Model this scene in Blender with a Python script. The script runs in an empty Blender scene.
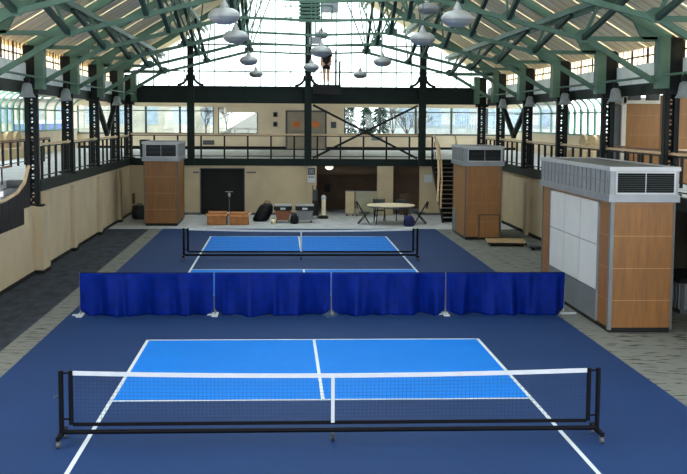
import bpy, math, random
from mathutils import Vector, Matrix
random.seed(7)
S = bpy.context.scene
COL = S.collection
PI = math.pi

# ------------------------------------------------------------------ materials
def srgb(r, g, b):
    f = lambda c: (c/12.92 if c <= .04045 else ((c+.055)/1.055)**2.4)
    return (f(r/255), f(g/255), f(b/255), 1)

def mat(name, rgb, rough=.6, metal=0, noise=None, spec=.5, bump=0):
    """noise = (scale, amount, detail): mottles the base colour"""
    m = bpy.data.materials.new(name); m.use_nodes = True
    nt = m.node_tree; b = nt.nodes['Principled BSDF']
    b.inputs['Base Color'].default_value = srgb(*rgb)
    b.inputs['Roughness'].default_value = rough
    b.inputs['Metallic'].default_value = metal
    b.inputs['Specular IOR Level'].default_value = spec
    if noise:
        tc = nt.nodes.new('ShaderNodeTexCoord'); n = nt.nodes.new('ShaderNodeTexNoise')
        n.inputs['Scale'].default_value = noise[0]; n.inputs['Detail'].default_value = noise[2] if len(noise) > 2 else 4
        nt.links.new(tc.outputs['Object'], n.inputs['Vector'])
        r = nt.nodes.new('ShaderNodeValToRGB')
        a = noise[1]
        r.color_ramp.elements[0].position = .3; r.color_ramp.elements[1].position = .7
        r.color_ramp.elements[0].color = srgb(*[max(0, c*(1-a)) for c in rgb])
        r.color_ramp.elements[1].color = srgb(*[min(255, c*(1+a)) for c in rgb])
        nt.links.new(n.outputs['Fac'], r.inputs['Fac'])
        nt.links.new(r.outputs['Color'], b.inputs['Base Color'])
        if bump:
            bp = nt.nodes.new('ShaderNodeBump'); bp.inputs['Strength'].default_value = bump; bp.inputs['Distance'].default_value = .01
            nt.links.new(n.outputs['Fac'], bp.inputs['Height']); nt.links.new(bp.outputs['Normal'], b.inputs['Normal'])
    return m

def mat_lines(name, rgb, rgb2, axis, period, width, rough=.6, noise=.08, nscale=(1, 1, 1), second=None, bump=0):
    """base colour with thin lines across one object axis (planks, joints); second = another axis with its period"""
    m = bpy.data.materials.new(name); m.use_nodes = True
    nt = m.node_tree; L = nt.links; b = nt.nodes['Principled BSDF']; b.inputs['Roughness'].default_value = rough
    tc = nt.nodes.new('ShaderNodeTexCoord'); sp = nt.nodes.new('ShaderNodeSeparateXYZ')
    L.new(tc.outputs['Object'], sp.inputs[0])
    def line(ax, per):
        d = nt.nodes.new('ShaderNodeMath'); d.operation = 'DIVIDE'; d.inputs[1].default_value = per
        L.new(sp.outputs[ax], d.inputs[0])
        fr = nt.nodes.new('ShaderNodeMath'); fr.operation = 'FRACT'; L.new(d.outputs[0], fr.inputs[0])
        lt = nt.nodes.new('ShaderNodeMath'); lt.operation = 'LESS_THAN'; lt.inputs[1].default_value = width/per
        L.new(fr.outputs[0], lt.inputs[0]); return lt
    l = line(axis, period)
    if second:
        l2 = line(*second); mx = nt.nodes.new('ShaderNodeMath'); mx.operation = 'MAXIMUM'
        L.new(l.outputs[0], mx.inputs[0]); L.new(l2.outputs[0], mx.inputs[1]); l = mx
    mp = nt.nodes.new('ShaderNodeMapping'); mp.inputs['Scale'].default_value = nscale
    L.new(tc.outputs['Object'], mp.inputs[0])
    n = nt.nodes.new('ShaderNodeTexNoise'); n.inputs['Scale'].default_value = 3; n.inputs['Detail'].default_value = 5
    L.new(mp.outputs[0], n.inputs['Vector'])
    r = nt.nodes.new('ShaderNodeValToRGB'); r.color_ramp.elements[0].position = .3; r.color_ramp.elements[1].position = .7
    r.color_ramp.elements[0].color = srgb(*[c*(1-noise) for c in rgb]); r.color_ramp.elements[1].color = srgb(*[min(255, c*(1+noise)) for c in rgb])
    L.new(n.outputs['Fac'], r.inputs['Fac'])
    mix = nt.nodes.new('ShaderNodeMixRGB'); L.new(l.outputs[0], mix.inputs['Fac'])
    L.new(r.outputs['Color'], mix.inputs['Color1']); mix.inputs['Color2'].default_value = srgb(*rgb2)
    L.new(mix.outputs['Color'], b.inputs['Base Color'])
    return m

def mat_glass(name, tint, gloss=.06):
    m = bpy.data.materials.new(name); m.use_nodes = True
    nt = m.node_tree; nt.nodes.remove(nt.nodes['Principled BSDF'])
    out = nt.nodes['Material Output']
    t = nt.nodes.new('ShaderNodeBsdfTransparent'); t.inputs['Color'].default_value = srgb(*tint)
    g = nt.nodes.new('ShaderNodeBsdfGlossy'); g.inputs['Roughness'].default_value = .02
    mx = nt.nodes.new('ShaderNodeMixShader'); mx.inputs['Fac'].default_value = gloss
    nt.links.new(t.outputs[0], mx.inputs[1]); nt.links.new(g.outputs[0], mx.inputs[2])
    nt.links.new(mx.outputs[0], out.inputs['Surface'])
    return m

def mat_translucent(name, tint, transp=.35):
    m = bpy.data.materials.new(name); m.use_nodes = True
    nt = m.node_tree; nt.nodes.remove(nt.nodes['Principled BSDF'])
    out = nt.nodes['Material Output']
    t = nt.nodes.new('ShaderNodeBsdfTranslucent'); t.inputs['Color'].default_value = srgb(*tint)
    g = nt.nodes.new('ShaderNodeBsdfTransparent'); g.inputs['Color'].default_value = srgb(*tint)
    mx = nt.nodes.new('ShaderNodeMixShader'); mx.inputs['Fac'].default_value = transp
    nt.links.new(t.outputs[0], mx.inputs[1]); nt.links.new(g.outputs[0], mx.inputs[2])
    nt.links.new(mx.outputs[0], out.inputs['Surface'])
    return m

def mat_emit(name, rgb, strength):
    m = bpy.data.materials.new(name); m.use_nodes = True
    b = m.node_tree.nodes['Principled BSDF']
    b.inputs['Base Color'].default_value = srgb(*rgb)
    b.inputs['Emission Color'].default_value = srgb(*rgb); b.inputs['Emission Strength'].default_value = strength
    return m

M = {}
M['beige'] = mat('beige paint', (182, 166, 138), .75, noise=(1.2, .04))
M['beige_rear'] = mat('pale beige paint', (250, 232, 206), .75, noise=(1.2, .03))
M['concrete'] = mat('grey concrete', (176, 180, 184), .6, noise=(2.5, .1, 8))
M['slate'] = mat_lines('dark slate tile', (48, 54, 64), (38, 42, 48), 0, .6, .02, .45, .22, (1.2, .5, 1), second=(1, .6))
M['tan_carpet'] = mat('grey dashed carpet', (108, 110, 106), .95, noise=(1, .1))
M['carpet'] = mat('grey dashed carpet', (108, 110, 106), .95, noise=(1, .1))
for _k in ('slate', 'tan_carpet', 'carpet'):
    _b = M[_k].node_tree.nodes['Principled BSDF']; _b.inputs['Specular IOR Level'].default_value = .12; _b.inputs['Roughness'].default_value = .85
for _m in (M['tan_carpet'], M['carpet']):           # carpet weave: short dark dashes lying across the hall
    _n = _m.node_tree; _x = [q for q in _n.nodes if q.type == 'TEX_NOISE'][0]; _p = _n.nodes.new('ShaderNodeMapping'); _p.inputs['Scale'].default_value = (1.6, 5.5, 1)
    _n.links.new([q for q in _n.nodes if q.type == 'TEX_COORD'][0].outputs['Object'], _p.inputs[0]); _n.links.new(_p.outputs[0], _x.inputs['Vector']); _x.inputs['Scale'].default_value = 1.7
    _r = [q for q in _n.nodes if q.type == 'VALTORGB'][0]; _r.color_ramp.elements[0].position = .36; _r.color_ramp.elements[1].position = .46; _r.color_ramp.elements[0].color = srgb(64, 66, 62)
M['mat'] = mat('navy court surface', (30, 56, 100), .7, noise=(.6, .03), spec=.1)
M['court'] = mat('bright blue court surface', (14, 118, 216), .7, noise=(.8, .015), spec=.1)
M['line'] = mat('white court paint', (206, 216, 224), .5)
M['mezz'] = mat('grey balcony floor', (206, 212, 220), .6, noise=(2, .06))
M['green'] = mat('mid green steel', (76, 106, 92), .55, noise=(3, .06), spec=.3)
M['dgreen'] = mat('dark green steel', (9, 27, 25), .55, noise=(3, .08), spec=.2)
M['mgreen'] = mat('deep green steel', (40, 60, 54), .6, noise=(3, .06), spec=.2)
M['black'] = mat('black paint', (10, 11, 14), .5, noise=(8, .1), spec=.25)
M['column'] = mat('blackish green steel', (10, 17, 17), .6, noise=(5, .1), spec=.2)
M['bell'] = mat('grey bell shade', (112, 120, 122), .5, noise=(5, .06))
M['spandrel'] = mat('grey spandrel panel', (222, 230, 228), .6, noise=(2, .05))
M['deck'] = mat_lines('tan roof boards', (252, 226, 190), (196, 172, 142), 1, .62, .07, .8, .1, (.3, 3.5, .3))
M['strip'] = mat_translucent('white rooflight', (252, 250, 240), .75)
M['clere'] = mat_translucent('cream clerestory glass', (246, 236, 216), .8)
M['glass'] = mat_glass('clear glass', (240, 248, 246), .05)
M['teal'] = mat('pale teal frame', (104, 150, 134), .6, noise=(4, .05))
M['mull'] = mat('grey green glazing bar', (96, 106, 104), .6, noise=(4, .05))
M['rust'] = mat('brown window bar', (84, 68, 56), .6, noise=(6, .1))
M['wood'] = mat_lines('honey wood panel', (120, 78, 26), (160, 118, 76), 2, .62, .012, .45, .09, (5, 5, .5))
M['wood_d'] = mat_lines('brown wood panel', (138, 94, 48), (160, 118, 78), 2, .62, .012, .45, .07, (5, 5, .5))
M['rail_wood'] = mat('pale handrail wood', (196, 168, 132), .45, noise=(4, .08))
M['rail_red'] = mat('reddish handrail wood', (136, 92, 66), .45, noise=(4, .08))
M['metal'] = mat('brushed grey metal', (132, 137, 143), .4, .35, noise=(3, .05))
M['metal_l'] = mat('pale grey metal', (166, 170, 174), .4, .2, noise=(3, .04))
M['metal_d'] = mat('dark grey metal', (84, 88, 92), .5, .2, noise=(3, .06))
M['wpanel'] = mat('white cabinet panel', (190, 192, 192), .4, noise=(2, .02))
M['gpanel'] = mat('grey cabinet panel', (108, 112, 114), .4, .2, noise=(2, .04))
M['trim'] = mat('dull grey trim', (92, 94, 94), .6, noise=(3, .05), spec=.2)
M['louver'] = mat('dark louvre', (18, 24, 24), .5, noise=(8, .1), spec=.2)
M['drape'] = mat('royal blue cloth', (0, 28, 112), .6, noise=(6, .1), spec=.08)
M['netblack'] = mat('black powder coat', (4, 6, 14), .6, noise=(8, .1), spec=.12)
M['netcord'] = mat('dark net cord', (30, 36, 56), .8, noise=(8, .1))
M['white'] = mat('white vinyl', (184, 192, 200), .5, noise=(8, .02))
M['lamp'] = mat('grey lamp shade', (150, 155, 157), .35, .1, noise=(5, .05))
M['lamp_d'] = mat('lamp housing', (134, 140, 142), .45, .3, noise=(5, .05))
M['card'] = mat('brown cardboard', (172, 116, 70), .8, noise=(5, .1))
M['wicker'] = mat_lines('brown wicker', (140, 86, 56), (96, 58, 40), 2, .04, .012, .7, .15, (4, 4, 4))
M['tabletop'] = mat('cream laminate', (236, 222, 192), .4, noise=(3, .03))
M['chair'] = mat('dark chair plastic', (34, 42, 48), .5, noise=(6, .1))
M['navy'] = mat('navy cloth', (24, 30, 84), .8, noise=(6, .1))
M['skin'] = mat('skin', (206, 160, 132), .55, noise=(9, .04))
M['hair'] = mat('dark hair', (40, 30, 24), .7, noise=(20, .2))
M['orange'] = mat('orange notice', (226, 128, 62), .6, noise=(5, .04))
M['door'] = mat('grey beige door', (164, 152, 136), .55, noise=(2, .04))
M['part'] = mat('beige partition', (190, 174, 142), .7, noise=(3, .05))
M['part2'] = mat('grey green partition', (148, 144, 124), .7, noise=(3, .05))
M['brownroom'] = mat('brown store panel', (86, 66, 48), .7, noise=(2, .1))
M['shadewall'] = mat('brown wall with painted shade', (46, 38, 30), .8, noise=(2, .1), spec=.1)  # shade under the right balcony is put into this wall colour
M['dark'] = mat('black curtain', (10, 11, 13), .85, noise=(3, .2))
M['bluesign'] = mat('blue hoarding', (22, 62, 126), .6, noise=(2, .2))
M['facade'] = mat_lines('pale facade', (168, 166, 160), (138, 148, 160), 0, 2.4, .9, .7, .1, (.5, .5, .5))
M['facade2'] = mat_lines('grey facade', (172, 173, 172), (146, 150, 153), 2, 1.2, .35, .7, .1, (.5, .5, .5))
M['facade3'] = mat('cream facade', (166, 158, 144), .7, noise=(.8, .1))
M['conc_l'] = mat('pale concrete', (196, 190, 178), .7, noise=(2, .05))
M['conc_o'] = mat('darkened outdoor concrete', (104, 100, 92), .8, noise=(2, .05))  # concrete colour darkened to offset the strong outdoor sky brightness
M['snow'] = mat('outside paving', (112, 112, 110), .8, noise=(.3, .06))
M['fir'] = mat('fir needles', (26, 46, 34), .8, noise=(3, .3))
M['bare'] = mat('bare twigs', (62, 50, 40), .8, noise=(3, .2))
M['glow'] = mat_emit('lit dome', (255, 244, 214), 2.2)
M['signblue'] = mat('dark sign face', (42, 48, 62), .5, noise=(5, .05))
M['ink'] = mat('sign ink', (60, 62, 66), .6, noise=(5, .05))
M['ply'] = mat('dolly plywood', (168, 142, 106), .6, noise=(4, .12))
M['rubber'] = mat('black rubber', (26, 26, 28), .7, noise=(8, .1))
M['cushion'] = mat('beige cushion', (204, 182, 146), .8, noise=(4, .05))

# ------------------------------------------------------------------ builders
class MB:
    def __init__(s): s.v = []; s.f = []; s.sm = []
    def add(s, vs, fs, smooth=False):
        o = len(s.v); s.v += [Vector(v) for v in vs]
        for f in fs: s.f.append([i+o for i in f]); s.sm.append(smooth)
        return s
    def box(s, x0, x1, y0, y1, z0, z1):
        return s.add([(x0,y0,z0),(x1,y0,z0),(x1,y1,z0),(x0,y1,z0),(x0,y0,z1),(x1,y0,z1),(x1,y1,z1),(x0,y1,z1)],
              [(3,2,1,0),(4,5,6,7),(0,1,5,4),(1,2,6,5),(2,3,7,6),(3,0,4,7)])
    def bar(s, p, q, w, h, up=(0,0,1)):
        p = Vector(p); q = Vector(q); d = (q-p).normalized(); up = Vector(up)
        if abs(d.dot(up)) > .98: up = Vector((0,1,0))
        a = d.cross(up).normalized(); b = a.cross(d).normalized()
        vs = [e + a*i*w/2 + b*j*h/2 for e in (p, q) for i, j in ((-1,-1),(1,-1),(1,1),(-1,1))]
        return s.add(vs, [(0,1,2,3),(7,6,5,4),(4,5,1,0),(5,6,2,1),(6,7,3,2),(7,4,0,3)])
    def tube(s, pts, r, n=8, caps=True):
        pts = [Vector(p) for p in pts]; rings = []
        rr = r if isinstance(r, (list, tuple)) else [r]*len(pts)
        for i, p in enumerate(pts):
            d = (pts[min(i+1, len(pts)-1)] - pts[max(i-1, 0)]).normalized()
            u = Vector((0,0,1)) if abs(d.z) < .9 else Vector((0,1,0))
            a = d.cross(u).normalized(); b = a.cross(d)
            rings.append([p + (a*math.cos(2*PI*k/n) + b*math.sin(2*PI*k/n))*rr[i] for k in range(n)])
        vs = [v for R in rings for v in R]; fs = []
        for i in range(len(pts)-1):
            for k in range(n): fs.append((i*n+k, i*n+(k+1)%n, (i+1)*n+(k+1)%n, (i+1)*n+k))
        s.add(vs, fs, True)
        if caps: s.add(rings[0], [tuple(range(n))[::-1]]); s.add(rings[-1], [tuple(range(n))])
        return s
    def lathe(s, prof, c=(0,0,0), n=20):
        c = Vector(c); vs = []; fs = []
        for r, z in prof:
            for k in range(n): vs.append(c + Vector((r*math.cos(2*PI*k/n), r*math.sin(2*PI*k/n), z)))
        for i in range(len(prof)-1):
            for k in range(n): fs.append((i*n+k, i*n+(k+1)%n, (i+1)*n+(k+1)%n, (i+1)*n+k))
        s.add(vs, fs, True)
        s.add(vs[:n], [tuple(range(n))[::-1]]); s.add(vs[-n:], [tuple(range(n))])
        return s
    def prism(s, poly, axis, a, b):
        """extrude a 2-D polygon between a and b along axis 0/1/2 (poly in the other two axes, in order)"""
        def P(u, v, t): return [(t,u,v),(u,t,v),(u,v,t)][axis]
        n = len(poly); vs = [P(u,v,a) for u,v in poly] + [P(u,v,b) for u,v in poly]
        fs = [tuple(range(n)), tuple(range(2*n-1, n-1, -1))] + [(i, i+n, (i+1)%n+n, (i+1)%n) for i in range(n)]
        return s.add(vs, fs)
    def build(s, name, m, parent=None, **props):
        off = Vector((0,0,0))
        p = parent
        while p is not None: off += p.location; p = p.parent
        me = bpy.data.meshes.new(name)
        me.from_pydata([v-off for v in s.v], [], s.f)
        me.polygons.foreach_set('use_smooth', s.sm)
        me.materials.append(m); me.update()
        import bmesh
        bm = bmesh.new(); bm.from_mesh(me); bmesh.ops.recalc_face_normals(bm, faces=bm.faces); bm.to_mesh(me); bm.free()
        o = bpy.data.objects.new(name, me); COL.objects.link(o); o.parent = parent
        for k, v in props.items(): o[k] = v
        return o

def thing(name, label, cat, loc=(0,0,0), group=None):
    o = bpy.data.objects.new(name, None); COL.objects.link(o); o.empty_display_size = .1
    o.location = loc; o['label'] = label; o['category'] = cat
    if group: o['group'] = group
    return o
def tag(o, label, cat, group=None):
    o['label'] = label; o['category'] = cat
    if group: o['group'] = group
    return o
def struct(mb, name, m, label=None, parent=None):
    o = mb.build(name, m, parent)
    if parent is None: o['kind'] = 'structure'; o['category'] = name.split('_')[0]; o['label'] = label or name.replace('_', ' ')
    return o
def sroot(name, label):
    o = bpy.data.objects.new(name, None); COL.objects.link(o); o.empty_display_size = .1
    o['kind'] = 'structure'; o['label'] = label; o['category'] = name.split('_')[0]; return o
def box(*a): return MB().box(*a)
ORD = ['nearest', 'second', 'third', 'fourth', 'fifth', 'sixth', 'seventh', 'eighth', 'ninth']

# ------------------------------------------------------------------ dimensions (metres; camera above x=0,y=0)
XL, XR, XC = -6.45, 8.75, 1.1         # balcony edges and hall centre
HF, HB = 2.38, 2.12                   # balcony floor, fascia underside
YB = 48.7                             # rear balcony edge
TRUSS = [10.3, 15.3, 20.3, 25.3, 30.3, 35.3, 40.3, 45.3]
HE, SL, HS = 5.95, .6, 7.52           # eave height of the rafters, slope, half span
def raf(d): return HE + SL*(HS-d)

# ------------------------------------------------------------------ floor, walls
struct(box(-13, 14.5, 42.3, 56, -.2, 0), 'floor', M['concrete'], 'pale grey concrete floor at the far end under the rear balcony')
struct(box(XL-.1, -4.87, -6, 42.3, -.2, 0), 'floor', M['slate'], 'dark slate tiled floor strip along the left wall')
struct(box(-4.87, -4.2, -6, 42.3, -.2, 0), 'floor', M['tan_carpet'], 'narrow tan dotted floor strip left of the blue court')
struct(box(-4.2, 5.6, -6, 42.3, -.2, 0), 'floor', M['concrete'], 'floor slab under the blue court surface')
struct(box(5.6, 14, -6, 42.3, -.2, 0), 'floor', M['carpet'], 'grey brown carpet along the right wall')
# balcony slabs
struct(box(-12, 14, YB+.05, 66, HB, HF), 'floor_balcony_rear', M['mezz'], 'grey floor of the rear balcony')
struct(box(-12, -7.35, 18, YB+.05, HB, HF), 'floor_balcony_left', M['mezz'], 'grey floor of the left balcony')
struct(box(-7.35, XL-.04, 31.3, YB+.05, HB, HF), 'floor_balcony_left', M['mezz'], 'grey floor at the edge of the left balcony')
struct(box(XR+.04, 14, 12, YB+.05, HB, HF), 'floor_balcony_right', M['mezz'], 'grey floor of the right balcony')
# fascias
struct(box(XL-.06, XL+.06, 30.75, YB, HB-.02, HF+.02), 'trim_1', M['dgreen'], 'dark green edge beam of the left balcony')
struct(box(XL, XR, YB-.04, YB+.06, HB-.02, HF+.02), 'trim_2', M['dgreen'], 'dark green edge beam of the rear balcony')
struct(box(XR-.06, XR+.06, 12, YB, HB-.02, HF+.02), 'trim_3', M['dgreen'], 'dark grey edge beam of the right balcony')
# left wall with pilasters; lower in front of the stair landing
w = MB().box(XL-.15, XL+.04, 30.3, YB+.1, 0, HB-.02).box(XL-.15, XL+.04, -6, 30.3, 0, 1.36).box(XL-.15, XL+.04, 29.2, 30.3, 1.36, 1.76)
for y in (35.3, 40.3, 45.3): w.box(XL, XL+.16, y-.22, y+.22, 0, HB-.1)
w.box(XL-.3, XL+.26, 29.85, 30.75, 0, 1.74).box(XL-.1, XL+.22, 30.75, 31.0, 0, 2.08)
struct(w, 'wall_left', M['beige'], 'low beige wall with pilasters under the left balcony')
bb = MB().box(XL+.04, XL+.06, -6, YB, 0, .1)
for y in (35.3, 40.3, 45.3): bb.box(XL+.04, XL+.18, y-.24, y+.24, 0, .1)
bb.box(XL+.04, XL+.28, 29.83, 30.77, 0, .1)
struct(bb, 'baseboard_left', M['black'], 'black baseboard of the left wall')
w = MB().box(XR+.08, XR+.25, 30.5, YB+.1, 0, HB-.02)
for y in (35.3, 40.3, 45.3): w.box(XR-.06, XR+.08, y-.22, y+.22, 0, HB-.1)
w.box(XR-.02, XR+.3, 30.2, 30.7, 0, HB)
struct(w, 'wall_right', M['beige'], 'beige wall with pilasters under the right balcony')
struct(MB().box(XR+.05, XR+.08, 30.5, YB, 0, .1), 'baseboard_right', M['black'], 'black baseboard of the right wall')
struct(MB().box(9.75, 9.9, 16, 30.5, 0, HB).box(8.85, 9.9, 30.3, 30.5, 0, HB), 'wall_recess', M['shadewall'], 'recess wall under the right balcony with its shade painted dark brown')
# rear wall below the balcony, with openings
Y0, Y1 = YB, YB+.22
w = MB()
w.box(XL-.1, -3.42, Y0, Y1, 0, HB).box(-3.42, -1.59, Y0, Y1, 1.96, HB).box(-1.59, 1.48, Y0, Y1, 0, HB)
w.box(1.08, 1.5, Y0-.1, Y0, 0, HB-.02).box(4.1, 4.78, Y0-.04, Y1, 0, HB-.02).box(5.93, 8.9, Y0, Y1, 0, HB)
w.box(-.64, -.58, Y0-.02, Y0, 0, HB)
struct(w, 'wall_rear', M['beige'], 'beige wall with dark openings under the rear balcony')
struct(MB().box(XL, -3.42, Y0-.02, Y0, 0, .1).box(-1.59, 1.08, Y0-.02, Y0, 0, .1).box(5.93, XR, Y0-.02, Y0, 0, .1), 'baseboard_rear', M['metal_d'], 'dark baseboard of the rear wall')
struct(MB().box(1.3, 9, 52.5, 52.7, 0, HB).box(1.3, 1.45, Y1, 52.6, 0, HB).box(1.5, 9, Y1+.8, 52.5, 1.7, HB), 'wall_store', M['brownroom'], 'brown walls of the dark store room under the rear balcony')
d = sroot('door_1', 'black doorway opening left of the centre of the rear wall')
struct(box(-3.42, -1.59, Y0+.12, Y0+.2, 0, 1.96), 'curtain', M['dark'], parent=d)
struct(MB().box(-3.46, -3.42, Y0-.02, Y1, 0, 2).box(-1.59, -1.55, Y0-.02, Y1, 0, 2).box(-3.46, -1.55, Y0-.02, Y1, 1.96, 2), 'door_frame', M['metal_d'], parent=d)
for x, nm, s in ((-3.62, 'left', .12), (-1.28, 'right', .2)):
    tag(box(x-s, x+s, Y0-.05, Y0-.005, 1.78, 1.84).build('wall_sign', M['metal_d']), f'small dark plate on the beige wall just {nm} of the black doorway', 'sign')

# ------------------------------------------------------------------ court surface
cs = thing('sports_floor', 'navy blue court surface with two bright blue pickleball courts', 'court', (.6, 27, 0))
MB().box(-4.37, 5.76, -6, 42.3, 0, .012).build('surface', M['mat'], cs)
CX = .602; NETS = [14.02, 32.77]; T0 = .012
ln = MB()
for i, ny in enumerate(NETS):
    for s in (-1, 1):
        a, b = sorted((ny+s*2.134, ny+s*6.706))
        MB().box(CX-3.05, CX+3.05, a, b, T0, T0+.002).build('playing_area', M['court'], cs)
        ln.box(CX-3.05, CX+3.05, ny+s*2.134-.025, ny+s*2.134+.025, T0, T0+.004)
        e = ny+s*6.706
        ln.box(CX-3.05, CX+3.05, min(e, e-s*.05), max(e, e-s*.05), T0, T0+.004)
        ln.box(CX-.025, CX+.025, a, b, T0, T0+.004)
        ln.box(CX+s*3.05-.04, CX+s*3.05+.015, ny-6.706, ny+6.706, T0, T0+.004) if s > 0 else ln.box(CX-3.065, CX-3.01, ny-6.706, ny+6.706, T0, T0+.004)
ln.build('court_lines', M['line'], cs)

# ------------------------------------------------------------------ nets
def make_net(y, label, CX, half):
    t = thing('pickleball_net', label, 'net', (CX, y, T0+.004), 'portable pickleball nets')
    z0 = T0+.004
    for s in (-1, 1):
        x = CX+s*half
        MB().tube([(x, y, .13), (x, y, .93)], .032, 10).build('post', M['netblack'], t)
        MB().tube([(CX+s*(half-.12), y, .25), (CX+s*(half-.12), y, .93)], .03, 10).tube([(CX+s*(half-.12), y, .9), (x, y, .9)], .012, 6).tube([(CX+s*(half-.12), y, .32), (x, y, .32)], .012, 6).build('net_pole', M['netblack'], t)
        f = MB().bar((x, y-.26, .13), (x, y+.26, .13), .05, .05).build('foot_bar', M['netblack'], t)
        for e in (-1, 1):
            MB().tube([(x-.02, y+e*.23, z0+.045), (x+.02, y+e*.23, z0+.045)], .045, 12).bar((x, y+e*.23, z0+.045), (x, y+e*.23, .12), .055, .03).build('caster', M['metal_d'], f)
        if s < 0: MB().tube([(x+s*.03, y, .62), (x+s*.08, y-.02, .6)], .006, 6).tube([(x+s*.08, y-.02, .58), (x+s*.08, y-.02, .62)], .008, 6).build('crank_handle', M['metal_d'], t)
    MB().tube([(CX-half, y, .155), (CX+half, y, .155)], .03, 10).build('bottom_rail', M['netblack'], t)
    n = MB(); x0, x1 = CX-half+.14, CX+half-.14
    k = int((x1-x0)/.05)
    top = lambda x: .925-.05*(1-((x-CX)/(half-.14))**2)
    for i in range(k+1):
        x = x0+(x1-x0)*i/k; n.bar((x, y, .27), (x, y, top(x)), .0022, .0022)
    for j in range(13):
        z = .28+j*.046
        pts = [x0+(x1-x0)*i/16 for i in range(17)]
        for a, b in zip(pts, pts[1:]):
            fa = (top(a)-.27)/.63; fb = (top(b)-.27)/.63
            n.bar((a, y, .27+(z-.27)*fa), (b, y, .27+(z-.27)*fb), .0022, .0022)
    n.build('net_mesh', M['netcord'], t)
    tp = MB(); bt = MB()
    pts = [x0+(x1-x0)*i/24 for i in range(25)]
    for a, b in zip(pts, pts[1:]):
        tp.bar((a, y, top(a)-.025), (b, y, top(b)-.025), .016, .054)
        bt.bar((a, y, .25), (b, y, .25), .012, .045)
    tp.build('top_tape', M['white'], t); bt.build('bottom_tape', M['netblack'], t)
    MB().box(CX-.022, CX+.022, y-.014, y+.014, .25, top(CX)-.05).build('center_strap', M['white'], t)
    l = MB().tube([(CX, y, .06), (CX, y, .16)], .018, 8).build('center_leg', M['metal_d'], t)
    MB().tube([(CX-.02, y, z0+.045), (CX+.02, y, z0+.045)], .045, 12).build('caster', M['rubber'], l)
make_net(NETS[0], 'black framed net with white top tape across the near court', CX+.045, 3.37)
make_net(NETS[1], 'black framed net with white top tape across the far court behind the blue barrier', CX-.03, 3.37)

# ------------------------------------------------------------------ barrier
BX = [-4.13, -1.38, 1.03, 3.41, 5.93]; BY = 23.4
blab = ['leftmost royal blue cloth barrier panel between the two courts', 'second royal blue cloth barrier panel from the left between the courts',
        'third royal blue cloth barrier panel from the left between the courts', 'rightmost royal blue cloth barrier panel, beside the large kiosk']
for i in range(4):
    xa, xb = BX[i]+.015, BX[i+1]-.015
    t = thing('barrier_panel', blab[i], 'barrier', ((xa+xb)/2, BY, T0), 'blue court barriers')
    nx, nz = 110, 18
    rnd = random.Random(40+i)
    ph = [rnd.uniform(0, 6.28) for _ in range(6)]; fr = [rnd.uniform(*q) for q in ((5, 8), (11, 16), (19, 26), (2, 4), (30, 38), (8, 12))]
    vs = []; fs = []
    for j in range(nz+1):
        v = j/nz
        for k in range(nx+1):
            u = k/nx; x = xa+(xb-xa)*u
            e = min(u, 1-u)*(xb-xa)
            hem = .012+.12*max(0, 1-e/.24)**2+.012*math.sin(fr[5]*x+ph[5])
            z = .895-(.895-hem)*v
            g = v**.8
            dy = 2.2*g*(.04*math.sin(fr[0]*x+ph[0]+.8*v)+.04*math.sin(fr[1]*x+ph[1]-1.1*v)+.012*math.sin(fr[2]*x+ph[2]+v)+.03*math.sin(fr[3]*x+ph[3]))+.008*math.sin(fr[4]*x+ph[4])
            dx = .05*g*math.sin(fr[3]*1.7*x+ph[4])*min(1, e/.3)
            vs.append((x+dx, BY-.06+dy*min(1, .2+e/.2), z))
    for j in range(nz):
        for k in range(nx):
            a = j*(nx+1)+k; fs.append((a, a+1, a+nx+2, a+nx+1))
    dr = MB().add(vs, fs, True).build('drape', M['drape'], t)
    so = dr.modifiers.new('thick', 'SOLIDIFY'); so.thickness = .006
    MB().tube([(xa, BY, .885), (xb, BY, .885)], .017, 8).build('top_rail', M['netblack'], t)
    MB().tube([(xa, BY, .02), (xa, BY, .9)], .014, 8).build('pole', M['metal'], t)
    MB().box(xa-.06, xa+.06, BY-.24, BY+.2, T0, T0+.025).box(xa-.16, xa-.06, BY-.05, BY+.05, T0, T0+.02).build('foot', M['white'], t) if i in (0, 1, 3) else MB().box(xa-.02, xa+.05, BY-.1, BY+.15, T0, T0+.025).build('foot', M['metal_d'], t)
    if i == 3:
        MB().tube([(xb, BY, .02), (xb, BY, .9)], .016, 8).build('pole', M['metal_l'], t)
        MB().box(xb-.05, xb+.27, BY-.05, BY+.05, T0, T0+.03).build('foot', M['white'], t)

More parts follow.
